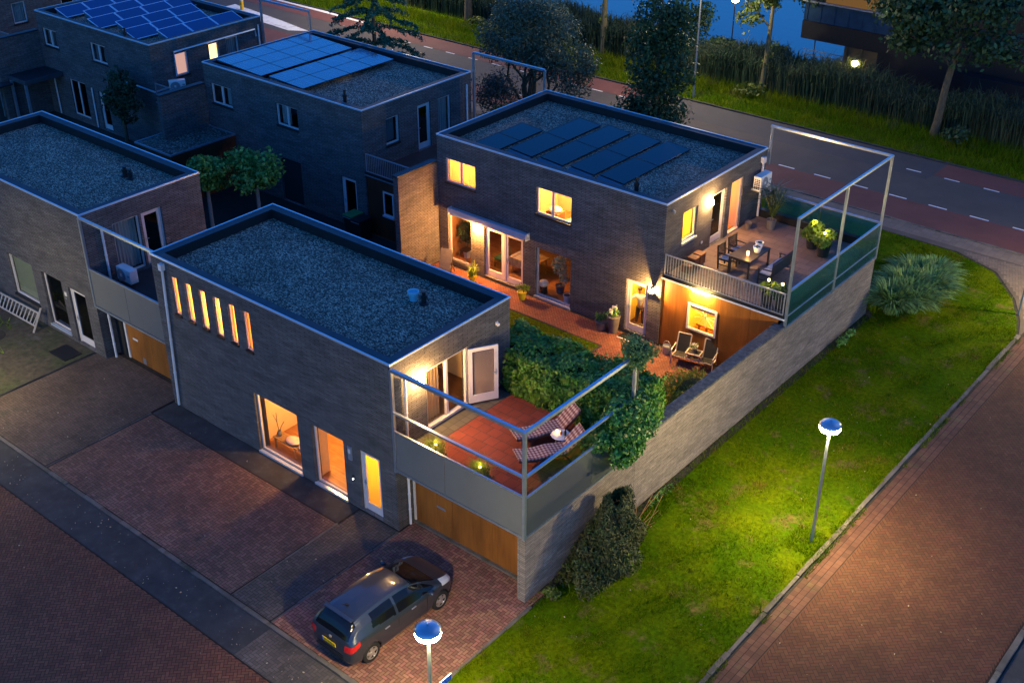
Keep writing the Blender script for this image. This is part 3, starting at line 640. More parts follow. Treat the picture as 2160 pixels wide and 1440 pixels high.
# garage and terrace of house A
b = MB(); wall(b, ('x+', 5.), 0., 5.35, 0, 2.32, t=.28); b.build('garage_wall', 'brickl', A)
for x0, x1, m in ((.1, .98, 'wood'), (.99, 1.62, 'wood'), (1.63, 3.2, 'wood'), (3.21, 4.715, 'wood')):
    p = slab(A, 'garage_panel', x0, x1, .7, .76, .07, 2.4, m)
b = MB(); b.box(1.0, 1.36, .675, .69, 1.02, 1.1); b.build('letter_slot', 'zinc', A)
slab(A, 'garage_threshold', .02, 4.715, .6, .8, 0, .065, 'kerb'); slab(A, 'garage_jamb', .03, .095, .66, .76, .07, 2.4, 'white')
pipe(A, [(.12, .4, 2.4), (.12, .4, .1)], hopper=False, r=.04)
slab(A, 'terrace_slab', .004, 4.95, .04, 5.3, 2.4, 2.93, 'bitumen'); slab(A, 'terrace_upstand', .005, 4.96, -.012, .035, 2.46, 2.98, 'panel')
slab(A, 'fascia', .0, 4.99, -.06, -.015, 2.34, 2.42, 'steel')
tiles('terrace_tiles', .62, 4.9, .1, 4.7, .4, .4, 2.945, 'redtile', parent=A, stagger=.5, gap=.016)
tiles('terrace_tiles', .06, .6, .1, 4.7, .27, .27, 2.943, 'greytile', parent=A)
b = MB()
for x, y in ((.06, -.02), (4.97, -.02), (4.98, 5.07)): b.bar((x, y, 2.3), (x, y, 5.86), .09)
b.bar((.06, -.02, 5.86), (5.0, -.02, 5.86), .1); b.bar((4.97, .03, 5.86), (4.97, 5.1, 5.86), .1); b.build('terrace_frame', 'steel', A)
b = MB(); b.bar((.1, -.02, 4.43), (4.93, -.02, 4.43), .085, .06); b.bar((4.98, .03, 4.43), (4.98, 4.9, 4.43), .085, .06); b.build('handrail', 'steel', A)
b = MB(); b.bar((.1, -.03, 3.78), (4.93, -.03, 3.78), .05); b.bar((4.99, .03, 3.73), (4.99, 4.9, 3.73), .05); b.bar((4.99, .03, 2.36), (4.99, 4.5, 2.36), .05)
for i in range(10): b.box(.3+i*.48, .34+i*.48, -.075, -.05, 3.76, 3.83); b.box(5.01, 5.035, .4+i*.45, .44+i*.45, 3.71, 3.79)
b.build('panel_rail', 'steel', A)
for x0, x1 in ((.12, 2.05), (2.07, 4.92)):
    slab(A, 'grey_panel', x0, x1, -.05, -.035, 2.43, 3.75, 'panel'); slab(A, 'glass_panel', x0, x1, -.026, -.014, 3.82, 4.39, 'clearp')
for y0, y1 in ((.04, 3.05), (3.07, 4.6)):
    slab(A, 'grey_glass_panel', 4.985, 4.997, y0, y1, 2.4, 3.7, 'sidep'); slab(A, 'glass_panel', 4.975, 4.987, y0, y1, 3.77, 4.39, 'clearp')

# ------------------------------------------------------------------ HOUSE B (left front)
FB = ('y-', .2); bx = -15.86
fh = [(-22.0, -20.2, .8, 2.62), (-19.55, -18.15, .25, 2.58), (-17.7, -16.55, .08, 2.5)]
B = house('brick_house', 'left front brick house with greenish window and grey balcony panels, ladder outside', -26.9, bx, .2, 5.5, 6., fh, [(1.45, 2.6, 3.05, 5.2), (2.7, 3.62, 3.02, 5.2)])
window(B, FB, -22.0, -20.2, .8, 2.62, pane='glass'); b = MB(); fbox(b, FB, -21.98, -20.22, .2, .205, .82, 2.6); b.build('roller_blind', 'blind', B)
window(B, FB, -19.55, -18.15, .25, 2.58, pane='gdark', inset=.12, sill=2); door(B, FB, -17.7, -16.55, .08, 2.5, hs=0)
FBx = ('x+', bx)
window(B, FBx, 1.45, 2.6, 3.05, 5.2, pane='glass', sill=False, fw=.06); curtain(B, FBx, 1.5, 2.58, .34, 3.07, 5.1, 'curtainw'); door(B, FBx, 2.7, 3.62, 3.02, 5.2, hs=0)
pipe(B, [(bx+.07, .95, 5.3), (bx+.07, .95, 3.0)], hopper=False); pipe(B, [(-15.55, .45, 2.4), (-15.55, .45, .08)], hopper=False)
for x0, x1 in ((-15.1, -14.35), (-14.34, -13.6), (-13.59, -11.35)): slab(B, 'garage_panel', x0, x1, .82, .88, .06, 2.4, 'wood')
b = MB(); b.box(-14.75, -14.45, .8, .815, 1.0, 1.08); b.build('letter_slot', 'white', B); b = MB(); b.box(-14.3, -14.1, .8, .815, .12, .36); b.build('vent_grille', 'zinc', B)
slab(B, 'garage_jamb', -15.2, -15.11, .78, .88, .06, 2.4, 'white'); slab(B, 'garage_reveal', bx+.003, -15.22, .85, .92, 0, 2.4, 'dark')
slab(B, 'terrace_slab', bx+.004, -11.31, .26, 5.3, 2.42, 2.96, 'bitumen'); slab(B, 'fascia', bx+.02, -11.33, .12, .165, 2.3, 2.38, 'steel')
for x0, x1 in ((bx+.12, -13.6), (-13.58, -11.42)): slab(B, 'grey_panel', x0, x1, .15, .165, 2.4, 3.86, 'panel')
b = MB()
for x in (bx+.05, -11.37): b.bar((x, .17, 2.3), (x, .17, 5.92), .09)
b.bar((bx+.05, .17, 5.93), (-11.37, .17, 5.93), .09); b.bar((bx+.1, .17, 3.9), (-11.42, .17, 3.9), .06); b.build('terrace_frame', 'steel', B)

# ------------------------------------------------------------------ HOUSE C (back, lit)
cy = 14.66; FC = ('y-', cy); cx = -.21; FCx = ('x+', cx); HC = 5.936
fh = [(-11.3, -9.62, 3.9, 4.99), (-6.36, -4.58, 3.82, 5.0), (-11.25, -9.92, .2, 2.4), (-9.17, -7.03, .1, 2.44), (-6.37, -4.53, .08, 2.33), (-1.82, -.8, .1, 2.37)]
Cc = house('brick_house', 'rear brick house with black solar panels and a person behind its glass door', -11.76, cx, cy, 22.16, HC, fh, [(15.9, 16.92, 3.88, 5.15), (18.05, 19.05, 2.98, 5.2), (19.42, 20.34, 2.98, 5.25)])
window(Cc, FC, -11.3, -9.62, 3.9, 4.99, 2, 'glass'); window(Cc, FC, -6.36, -4.58, 3.82, 5.0, 2, 'glass', splits=[-5.55])
curtain(Cc, FC, -10.45, -9.65, .26, 3.92, 4.97, 'curtain', amp=.012); curtain(Cc, FC, -11.25, -10.5, .34, 3.92, 4.97, 'curtain', amp=.006)
room(Cc, FC, -11.45, -9.4, 2.4, 2.85, 5.4, 'cream', 'floorw', 40, (1, .52, .2)); room(Cc, FC, -7.4, -3.6, 2.8, 2.85, 5.4, 'cream', 'floorw', 95, (1, .62, .2))
window(Cc, FC, -11.25, -9.92, .2, 2.4, pane='glass', inset=.12, sill=False); window(Cc, FC, -6.37, -4.53, .08, 2.33, pane='glass', inset=.12, sill=2, fw=.06)
for a0, a1, hs in ((-9.17, -8.1, 1), (-8.1, -7.03, 0)): door(Cc, FC, a0, a1, .1, 2.44, 'glass', hs, name='french_door', handle=hs == 0, fm='frame')
room(Cc, FC, -11.47, -4.1, 3.6, .02, 2.6, 'brownwall', 'floorw', 22, (1, .52, .22), lp=(-8.5, 15.6, 2.4))
b = MB(); fbox(b, FC, -11.72, -11.5, .45, 1.6, .05, 2.5); b.build('wall_panel', 'cream', Cc)
door(Cc, FC, -1.82, -.8, .1, 2.37, 'glass', 0); room(Cc, FC, -2.1, -.5, 2.6, .02, 2.6, 'yellow', 'floord', 26, (1, .68, .26), lp=(-1.45, 15.05, 2.45))
window(Cc, FCx, 15.9, 16.92, 3.88, 5.15, pane='glass', sill=2); door(Cc, FCx, 18.05, 19.05, 2.98, 5.2, hs=0, st=.08)
room(Cc, FCx, 15.6, 17.3, 1.8, 2.85, 5.4, 'yellow', 'floorw', 34, (1, .72, .16)); room(Cc, FCx, 19.2, 20.9, 2.2, 2.86, 5.4, 'cream', 'floorw', 38, (1, .57, .19))
b = MB(); F = FCx
fbox(b, F, 19.415, 19.48, .06, .15, 2.97, 5.255); fbox(b, F, 20.27, 20.345, .06, .15, 2.97, 5.255); fbox(b, F, 19.48, 20.27, .06, .15, 5.19, 5.255); fbox(b, F, 19.48, 20.27, .0, .15, 2.96, 3.04); b.build('door_frame', 'frame', Cc)
b = MB(); b.obox((-.68, 20.2, 4.1), (.8, .05, 2.1), rad(8)); b.build('open_door', mat('peach_door', (.75, .5, .32), .6), Cc)
pipe(Cc, [(cx+.08, 21.75, 5.45), (cx+.08, 21.75, 3.05)])
aw = MB(); aw.box(-10.95, -6.72, cy-.22, cy-.004, 2.6, 2.82); aw.box(-10.9, -6.78, cy-.26, cy-.225, 2.56, 2.68); aw.box(-6.71, -6.66, cy-.27, cy-.004, 2.54, 2.86); aw.box(-11.0, -10.96, cy-.27, cy-.004, 2.54, 2.86)
tag(aw.build('awning_cassette', 'trim', bevel=.02), 'closed silvery awning cassette above the garden french doors', 'awning')
# garage/terrace of C
b = MB(); wall(b, ('x+', 5.), cy, 22.2, 0, 2.56, t=.3); wall(b, ('y+', 22.2), cx, 4.69, 0, 2.9, caps=False); b.build('garage_wall', 'brickl', Cc)
for x0, x1, hs in ((-.2, .92, ()), (.93, 2.36, ((.99, 2.26, 1.15, 2.26),)), (2.37, 3.58, ()), (3.59, 4.69, ())):
    b = MB(); wall(b, ('y-', cy+.06), x0, x1, .02, 2.88, hs, t=.1); b.build('wood_panel', 'wood', Cc)
window(Cc, ('y-', cy+.0), .99, 2.26, 1.15, 2.26, pane='glass', inset=.03, sill=False, fw=.08)
b = MB(); b.box(1.08, 2.17, 14.76, 14.8, 2.04, 2.17); b.build('blind_roll', 'steeld', Cc)
room(Cc, ('y-', cy), .5, 3.2, 2.2, .03, 2.6, mat('ochre_wall', (.75, .5, .1), .7), 'floorw', 48, (1, .62, .12))
slab(Cc, 'terrace_slab', cx+.004, 4.69, cy+.17, 22.1, 2.7, 2.97, 'bitumen'); slab(Cc, 'fascia', cx, 4.99, cy-.05, cy+.05, 2.9, 2.96, 'white'); slab(Cc, 'terrace_upstand', cx+.01, 4.97, cy-.03, cy+.16, 2.965, 3.08, 'black')
slab(Cc, 'back_upstand', cx+.01, 4.9, 21.9, 22.15, 2.98, 3.3, 'black')
tiles('terrace_tiles', cx+.02, 4.68, cy+.18, 21.88, .62, .42, 2.985, 'tanTile', parent=Cc, stagger=.5, gap=.014)
railing(Cc, cx+.08, 4.9, cy, 3.1, 3.93)
b = MB()
for x, y in ((5.0, 14.7), (5.0, 18.45), (5.0, 22.2), (-.15, 22.25)): b.bar((x, y, 2.5 if x > 0 else 5.2), (x, y, 6.82), .09)
b.bar((5, 14.66, 6.85), (5, 22.25, 6.85), .09); b.bar((4.95, 22.22, 6.85), (-.2, 22.22, 6.85), .09); b.build('terrace_frame', 'steel', Cc)
b = MB(); b.bar((5.0, 14.75, 4.06), (5.0, 22.15, 4.06), .07); b.bar((4.95, 22.2, 4.06), (-.1, 22.2, 4.06), .07); b.bar((5.02, 14.75, 3.05), (5.02, 22.15, 3.05), .03); b.bar((5.03, 14.75, 2.6), (5.03, 22.15, 2.6), .03); b.build('handrail', 'steel', Cc)
for y0, y1 in ((14.76, 18.4), (18.5, 22.14)): slab(Cc, 'green_glass_panel', 4.995, 5.007, y0, y1, 2.63, 4.02, 'greeng')
for x0, x1 in ((-.08, 2.4), (2.45, 4.93)): slab(Cc, 'green_glass_panel', x0, x1, 22.19, 22.2, 2.75, 4.02, 'greeng')

# ------------------------------------------------------------------ HOUSE D / E / F (dark, behind)
def fence_wall(x0, x1, y0, y1, h, label, m='brick', cop='bitumen'):
    t = thing('garden_wall', label, 'wall', ((x0+x1)/2, (y0+y1)/2, 0)); b = MB(); b.box(x0, x1, y0, y1, 0, h); b.build('wall', m, t)
    b = MB(); b.box(x0-.03, x1+.03, y0-.03, y1, h+.002, h+.09); b.build('coping', cop, t); return t
dx0, dx1 = -27.55, -16.29; FD = FC; FDx = ('x+', dx1)
fh = [(-27.1, -25.5, 3.95, 4.97), (-22.2, -20.66, 3.94, 5.02), (-22.25, -20.75, .05, 2.3), (-17.97, -16.95, .1, 2.42)]
D = house('brick_house', 'dark middle brick house with two large teal solar arrays on its roof', dx0, dx1, 14.65, 21.99, HC, fh, [(16.1, 16.97, 3.85, 5.13), (18.2, 19.1, 2.98, 5.2), (19.6, 20.5, 2.98, 5.18)])
window(D, FD, -27.1, -25.5, 3.95, 4.97, 2, 'glass'); window(D, FD, -22.2, -20.66, 3.94, 5.02, 2, 'glass')
for a0, a1 in ((-26.2, -25.55), (-22.1, -21.5)): curtain(D, FD, a0, a1, .3, 3.97, 4.95, 'curtainw')
b = MB(); fbox(b, FD, -22.25, -20.75, .1, .16, .05, 2.3); b.build('dark_door', 'dark', D)
door(D, FD, -17.97, -16.95, .1, 2.42); window(D, FDx, 16.1, 16.97, 3.85, 5.13, pane='glass'); curtain(D, FDx, 16.15, 16.92, .34, 3.9, 5.1, mat('dim_curtain', (.15, .16, .17), .9))
door(D, FDx, 18.2, 19.1, 2.98, 5.2); window(D, FDx, 19.6, 20.5, 2.98, 5.18, pane='glass', sill=False); curtain(D, FDx, 19.65, 20.45, .3, 3.0, 5.15, 'curtainw')
pipe(D, [(dx1+.07, 21.6, 5.4), (dx1+.07, 21.6, 3.0)], hopper=False)
def back_garage(H, x0, x1, m, win=None):
    hs = (win,) if win else ()
    b = MB(); wall(b, ('y-', cy+.06), x0+.003, x1, .0, 2.88, hs, t=.1); b.build('wood_panel', m, H)
    if win: window(H, ('y-', cy), *win, pane='gdark', inset=.03, sill=2)
    slab(H, 'terrace_slab', x0+.004, x1-.004, cy+.17, 21.9, 2.7, 2.98, 'bitumen'); slab(H, 'fascia', x0+.002, x1, cy-.05, cy+.05, 2.88, 2.94, 'steel'); slab(H, 'terrace_upstand', x0+.004, x1-.004, cy-.03, cy+.16, 2.945, 3.06, 'black')
    railing(H, x0+.08, x1-.05, cy, 3.1, 3.93)
    b = MB()
    for x in (x0+.1, x1-.05): b.bar((x, 22.1, 2.6), (x, 22.1, 6.85), .1)
    b.bar((x0+.1, 22.1, 6.85), (x1-.05, 22.1, 6.85), .1); b.build('terrace_frame', 'steel', H)
back_garage(D, dx1, -11.78, 'woodd', (-15.25, -14.6, 1.2, 2.36))
FEx = ('x+', -32.02)
fh = [(-42.35, -40.9, 4.03, 5.03), (-37.63, -36.16, 4.03, 5.06), (-40.45, -38.85, .35, 2.45), (-37.64, -36.75, .1, 2.3)]
E_ = house('brick_house', 'dark rear left brick house with blue solar panels and one lit yellow window', -42.77, -32.02, 14.68, 22.08, HC, fh, [(16.15, 16.98, 3.9, 5.12), (18.38, 19.05, 4.15, 5.15), (19.55, 20.4, 3.3, 5.2)])
window(E_, ('y-', 14.68), -42.35, -40.9, 4.03, 5.03, 2, 'glass'); window(E_, ('y-', 14.68), -37.63, -36.16, 4.03, 5.06, 2, 'glass')
for a0, a1 in ((-42.3, -41.7), (-41.6, -40.95), (-37.6, -37.2), (-36.8, -36.2)): curtain(E_, ('y-', 14.68), a0, a1, .3, 4.05, 5.0, mat('dim_curtain', (.15, .16, .17), .9))
window(E_, ('y-', 14.68), -40.45, -38.85, .35, 2.45, 2, 'gdark', sill=False); door(E_, ('y-', 14.68), -37.64, -36.75, .1, 2.3)
window(E_, FEx, 16.15, 16.98, 3.9, 5.12, pane='glass'); window(E_, FEx, 18.38, 19.05, 4.15, 5.15, pane='glass', sill=False); window(E_, FEx, 19.55, 20.4, 3.3, 5.2, pane='glass', sill=False)
b = MB(); fbox(b, FEx, 16.2, 16.95, .22, .23, 3.92, 5.1); b.build('roller_blind', 'litp', E_)
b = MB(); fbox(b, FEx, 18.4, 19.03, .22, .23, 4.17, 5.13); b.build('roller_blind', 'litw', E_)
curtain(E_, FEx, 19.6, 20.38, .3, 3.3, 5.18, 'curtainw')
b = MB(); b.tube([(-31.96, 16.1, 3.95), (-31.96, 16.1, 5.25), (-31.96, 21.55, 5.3), (-31.96, 21.6, 4.9)], .05, 6); b.build('cable_duct', 'trim', E_)
b = MB(); b.tube([(-31.95, 15.9, 3.5), (-31.95, 14.6, 3.45), (-34.5, 14.6, 3.5)], .05, 6); b.build('cable_duct', 'trim', E_)
pipe(E_, [(-31.95, 21.8, 5.5), (-31.95, 21.8, 3.0)], hopper=False)
back_garage(E_, -32.02, dx0-.3, 'woodd')
b = MB(); b.tube([(-41.9, 14.6, 2.6), (-41.85, 14.6, .1)], .04, 6); b.tube([(-38.1, 14.6, 2.4), (-38.1, 14.6, .1)], .04, 6); b.build('drainpipe', 'pipe', E_)
Fh = house('brick_house', 'dark brick house partly in frame at the far upper left corner', -59, -48.2, 14.7, 22.1, HC, [], [(16.2, 17.1, 3.85, 5.1), (19.5, 20.4, 3.0, 5.2)])
window(Fh, ('x+', -48.2), 16.2, 17.1, 3.85, 5.1, pane='glass'); curtain(Fh, ('x+', -48.2), 16.25, 17.05, .3, 3.9, 5.1, 'curtainw'); window(Fh, ('x+', -48.2), 19.5, 20.4, 3.0, 5.2, sill=False)
back_garage(Fh, -48.2, -43.1, 'woodd')
fence_wall(-12.04, -11.77, 12.25, 14.65, 4.66, 'tall lit brick screen wall left of the garden french doors')
fence_wall(-27.84, -27.57, 11.96, 14.64, 4.8, 'dark brick screen wall with air conditioner behind, beside the gravel shed roof')
fence_wall(-43.1, -42.8, 11.9, 14.67, 4.75, 'dark brick screen wall above the veranda at the upper left')
GW = thing('garden_wall', 'long weathered brick garden wall along the grass with dark mossy coping', 'wall', (5, 10, 0))
b = MB(); b.box(4.68, 5.0, 5.36, 14.655, 0, 2.62); b.build('wall', 'brickl', GW)
b = MB(); y = 5.4
while y < 14.6: b.box(4.62, 5.05, y, min(y+1.1, 14.64)-.008, 2.623, 2.71+R.uniform(-.006, .006)); y += 1.1
b.build('coping', mat('mossy_coping', (.045, .055, .065), .8, var=.5, vs=6, c2=(.09, .1, .1), vs2=7), GW, bevel=.015)
# flat roofed shed in front of house D
S = thing('garden_shed', 'low garden shed with mossy gravel roof and red brown side boards', 'shed', (-26.9, 12.7, 0))
slab(S, 'wall', -28.4, -25.62, 10.8, 14.64, 0, 2.35, 'woodd'); slab(S, 'fascia', -28.45, -25.57, 10.75, 14.64, 2.352, 2.62, 'woodd')
b = MB(); b.box(-28.47, -25.55, 10.73, 10.79, 2.6, 2.68); b.box(-25.61, -25.55, 10.79, 14.64, 2.6, 2.68); b.box(-28.47, -28.41, 10.79, 14.64, 2.6, 2.68); b.box(-28.41, -25.61, 14.58, 14.64, 2.6, 2.68); b.build('roof_trim', 'steel', S)
b = MB(); b.quad((-28.41, 10.79, 2.63), (-25.61, 10.79, 2.63), (-25.61, 14.58, 2.63), (-28.41, 14.58, 2.63)); b.build('roof', gravel_mat('mossy_gravel', (.04, .045, .03), (.33, .33, .28), 11), S)
V = thing('veranda', 'dark flat roofed veranda with posts against the upper left house', 'veranda', (-44, 13.4, 0))
slab(V, 'roof', -46.5, -41.0, 12.35, 14.64, 2.62, 2.72, 'bitumen'); b = MB(); b.box(-46.5, -40.95, 12.28, 12.345, 2.5, 2.75); b.box(-41.0, -40.94, 12.345, 14.64, 2.5, 2.75); b.build('fascia', 'parapet', V)
for x in (-41.1, -42.6, -44.1): b = MB(); b.bar((x, 12.36, 0), (x, 12.36, 2.5), .13); b.build('post', 'steel', V)
slab(V, 'back_wall', -46.4, -42.9, 13.4, 13.46, 0, 2.5, 'woodd')
V2 = thing('canopy', 'lower dark canopy roof at the left edge in front of the veranda', 'canopy', (-45, 11.4, 0))
slab(V2, 'roof', -47.5, -42.2, 10.7, 12.2, 2.3, 2.4, 'bitumen'); slab(V2, 'fascia', -47.5, -42.15, 10.63, 10.69, 2.2, 2.42, 'parapet')
for x in (-42.35, -44.3): b = MB(); b.bar((x, 10.75, 0), (x, 10.75, 2.3), .12); b.build('post', 'steel', V2)
fb = thing('garden_screen', 'dark slatted board fence at the back of the left garden', 'fence', (-33, 12, 0))
b = MB()
for i in range(7): b.box(-36, -28.5, 11.3, 11.33, .12+i*.2, .29+i*.2)
b.build('boards', 'darkwood', fb)
for x in (-35.9, -32.2, -28.8): q = MB(); q.bar((x, 11.36, 0), (x, 11.36, 1.6), .1); q.build('post', 'steel', fb)
# ------------------------------------------------------------------ street lamps and wall lamps
def street_lamp(label, loc, h=4.3, e=260, r=.3, group='mushroom street lamps'):
    t = thing('street_lamp', label, 'street lamp', (0, 0, 0), group)
    b = MB(); b.tube([(0, 0, 0), (0, 0, .5), (0, 0, h-.25)], [.06, .055, .04], 10); b.build('pole', 'steel', t, True)
    b = MB(); b.lathe((0, 0, h-.25), [(.05, -.02), (r*.7, -.02), (r*.97, .03), (r*1.04, .09), (r*1.03, .135), (r*.9, .137)], 28, False); b.build('glow_ring', 'lampw', t, True)
    b = MB(); b.lathe((0, 0, h-.11), [(r*1.0, .03), (r*1.06, .035), (r*1.04, .07), (r*.9, .12), (r*.6, .165), (r*.3, .185), (.03, .19), (.03, .23), (.005, .24)], 28); b.build('hood', 'steel', t, True)
    point((0, 0, h-.32), e, (1, .74, .3), .12, t, 'street_light'); t.location = loc; return t
street_lamp('mushroom street lamp standing on the grass strip beside the red street', (10.03, 7.7, 0), 4.35, 500)
L2 = street_lamp('mushroom street lamp in the foreground by the car, blue street sign on its pole', (6.72, -5.66, 0), 4.3, 300)
street_lamp('mushroom street lamp just outside the right edge by the footpath', (12.9, 27.6, 0), 4.4, 650)
street_lamp('street lamp outside the left edge lighting the ladder house front', (-17.8, -5.7, 0), 4.3, 220)
def tall_lamp(label, loc, h=8.6, e=900):
    t = thing('street_lamp', label, 'street lamp', (0, 0, 0), 'tall road lamps'); b = MB()
    b.tube([(0, 0, 0), (0, 0, 1), (0, 0, h)], [.07, .055, .04], 10); b.build('pole', 'steeld', t, True)
    b = MB(); b.obox((0, -.4, h+.03), (.28, .9, .1)); b.build('lamp_head', 'steel', t, bevel=.03)
    b = MB(); b.obox((0, -.5, h-.03), (.2, .5, .02)); b.build('lens', 'lampw', t)
    point((0, -.5, h-.15), e, (1, .78, .46), .15, t, 'street_light'); t.location = loc
tall_lamp('tall road lamp, pale pole seen through the dark conical tree', (-15.0, 40.9, 0), 8.6, 520)
tall_lamp('tall road lamp, pale pole on the grass left of the tree trunk by the road', (-42.6, 44.3, 0), 8.6, 950)
def lantern(label, loc, h, e, c=(1, .6, .22), rr=.2):
    t = thing('garden_lantern', label, 'lantern', (0, 0, 0)); b = MB(); b.tube([(0, 0, 0), (0, 0, h)], .04, 8); b.build('pole', 'black', t)
    b = MB(); b.sphere((0, 0, h+rr*.9), rr); b.build('globe', 'lampy', t, True)
    b = MB(); b.lathe((0, 0, h+rr*1.75), [(rr*.5, 0), (rr*.35, .06), (.02, .1)], 12); b.build('cap', 'steel', t); point((0, 0, h+rr*.9), e, c, rr*1.02, t); t.location = loc
lantern('orange glowing globe lamp over the water between the trees', (-16.9, 48.4, 0), 4.0, 160, (1, .5, .14), .26)
lantern('yellow glowing globe lamp in front of the dark building beyond the reeds', (-7.6, 46.9, 0), 2.0, 70, (1, .74, .2), .19)
def wall_lamp(label, loc, n, e, m='lampon', kind=0, c=(1, .5, .13)):
    t = thing('wall_lamp', label, 'wall lamp', loc, 'lit wall lamps'); n = Vector(n); p = Vector(loc)
    b = MB(); a = (abs(n.y)*.12+abs(n.x)*.03, abs(n.x)*.12+abs(n.y)*.03, .18); b.obox(p+n*.016, a); b.build('backplate', 'steel', t)
    if kind == 0: b = MB(); b.lathe(p+n*.11, [(.055, -.11), (.07, -.1), (.07, .08), (.05, .1)], 14); b.build('globe', m, t, True)
    if kind == 1:
        b = MB(); c0 = p+n*.09; b.obox(c0-Vector((0, 0, .09)), (.13, .1, .03)); b.build('shade', 'steel', t)
        b = MB(); b.lathe(c0+Vector((0, 0, -.05)), [(.02, -.03), (.03, 0), (.02, .05)], 12); b.build('bulb', m, t, True)
        b = MB(); x = .075; q = c0+Vector((0, 0, .03)); b.add([q+Vector(v) for v in ((0, -.085, 0), (0, .085, 0), (-x, -.085, .15), (x, -.085, .15), (-x, .085, .15), (x, .085, .15))], ((0, 2, 3), (1, 5, 4), (0, 1, 4, 2), (0, 3, 5, 1), (2, 4, 5, 3))); b.build('wedge_shade', 'steel', t)
    point(p+n*(.24 if kind == 0 else .15)+Vector((0, 0, 0 if kind == 0 else -.03)), e, c, .06 if kind == 0 else .025, t)
    return t
wall_lamp('glowing wall lamp on the front terrace beside the open white door', (0, 1.19, 4.97), (1, 0, 0), 50)
wall_lamp('glowing wall lamp under the awning left of the french doors', (-9.52, cy, 2.24), (0, -1, 0), 150, c=(1, .36, .06))
wall_lamp('wedge topped wall lamp throwing a V of light beside the person door', (-.55, cy, 2.27), (0, -1, 0), 90, kind=1)
wall_lamp('glowing wall lamp on the upper terrace wall of the rear house', (cx, 17.75, 5.02), (1, 0, 0), 34)
t = thing('strip_lamp', 'slim strip lamp under the terrace edge above the yellow garage window', 'lamp', (1.5, 14.58, 2.86)); b = MB(); b.box(1.15, 1.85, 14.6, 14.66, 2.862, 2.895); b.build('housing', 'white', t); b = MB(); b.box(1.2, 1.8, 14.61, 14.65, 2.845, 2.86); b.build('diffuser', 'strip', t)
for x in (1.3, 1.7): point((x, 14.5, 2.78), 20, (1, .66, .2), .05, t)

# ------------------------------------------------------------------ solar panels
def solar(loc, w, l, tilt, rz, m, label, group, frame='solarF', lines=(0, 0), tray=False, h=.13, fw=.035):
    t = thing('solar_panel', label, 'solar panel', (0, 0, 0), group)
    mt = Matrix.Rotation(tilt, 3, 'X')
    def P(x, y, z): return mt @ Vector((x, y, z))+Vector((0, 0, h+math.sin(abs(tilt))*l/2))
    def bx(mb, x0, x1, y0, y1, z0, z1): return mb.add([P(x, y, z) for z in (z0, z1) for y in (y0, y1) for x in (x0, x1)], ((0, 2, 3, 1), (4, 5, 7, 6), (0, 1, 5, 4), (2, 6, 7, 3), (0, 4, 6, 2), (1, 3, 7, 5)))
    b = MB(); bx(b, -w/2+fw, w/2-fw, -l/2+fw, l/2-fw, -.015, .012); b.build('cell_sheet', m, t)
    b = MB(); bx(b, -w/2, w/2, -l/2, -l/2+fw, -.02, .016); bx(b, -w/2, w/2, l/2-fw, l/2, -.02, .016); bx(b, -w/2, -w/2+fw, -l/2+fw, l/2-fw, -.02, .016); bx(b, w/2-fw, w/2, -l/2+fw, l/2-fw, -.02, .016); b.build('frame', frame, t)
    nx, ny = lines
    if nx or ny:
        b = MB()
        for i in range(1, nx): x = -w/2+w*i/nx; bx(b, x-.008, x+.008, -l/2+fw, l/2-fw, .012, .0145)
        for i in range(1, ny): y = -l/2+l*i/ny; bx(b, -w/2+fw, w/2-fw, y-.004, y+.004, .012, .014)
        b.build('cell_lines', mat('cell_line', (.3, .5, .75), .3) if 'cell_line' not in bpy.data.materials else bpy.data.materials['cell_line'], t)
    a = l/2*math.cos(tilt)
    for x in (-w/2+.1, w/2-.1): b = MB(); b.add([(x-.02, -a, h-.06), (x+.02, -a, h-.06), (x+.02, a, h-.06), (x-.02, a, h-.06), (x-.02, -a, P(0, -l/2, 0).z-.02), (x+.02, -a, P(0, -l/2, 0).z-.02), (x+.02, a, P(0, l/2, 0).z-.02), (x-.02, a, P(0, l/2, 0).z-.02)], ((0, 1, 2, 3), (4, 5, 6, 7), (0, 1, 5, 4), (1, 2, 6, 5), (2, 3, 7, 6), (3, 0, 4, 7))); b.build('mount_rail', 'ridge', t)
    if tray: b = MB(); b.add([(-w/2-.2, -a, .02), (-w/2-.01, -a, .02), (-w/2-.01, a, .02), (-w/2-.2, a, .02), (-w/2-.19, -a, .03), (-w/2-.01, -a, P(0, -l/2, 0).z-.03), (-w/2-.01, a, P(0, l/2, 0).z-.03), (-w/2-.19, a, .03)], ((0, 1, 2, 3), (4, 5, 6, 7), (0, 1, 5, 4), (1, 2, 6, 5), (2, 3, 7, 6), (3, 0, 4, 7)))
    if tray: b.build('wind_deflector', 'ridge', t)
    t.location = loc; t.rotation_euler = (0, 0, rz); return t
rz = HC-.35
# five rows of two on the rear house: rows run along y, tilted towards +x
rows = [(-9.6, 17.4), (-8.05, 18.15), (-6.5, 18.2), (-4.95, 18.2), (-3.5, 18.2)]
first = None; ordn = ['first', 'second', 'third', 'fourth', 'fifth']
for i, (x, y) in enumerate(rows):
    for j, nm in enumerate(('near', 'far')):
        lab = '%s black panel of the %s black row from the left on the rear roof' % (nm, ordn[i])
        loc = (x, y-1.22+(1.62 if i == 0 else 2.42)*j+(-.15 if i == 0 else 0), rz)
        if first is None or (i == 1 and j == 0): first = solar(loc, 2.4 if i else 1.6, 1.17, rad(4.5), rad(90), 'solarK', lab, 'black solar panels on the rear roof', frame='black', tray=True, h=.06)
        else: dup(first, loc, rad(90), lab)
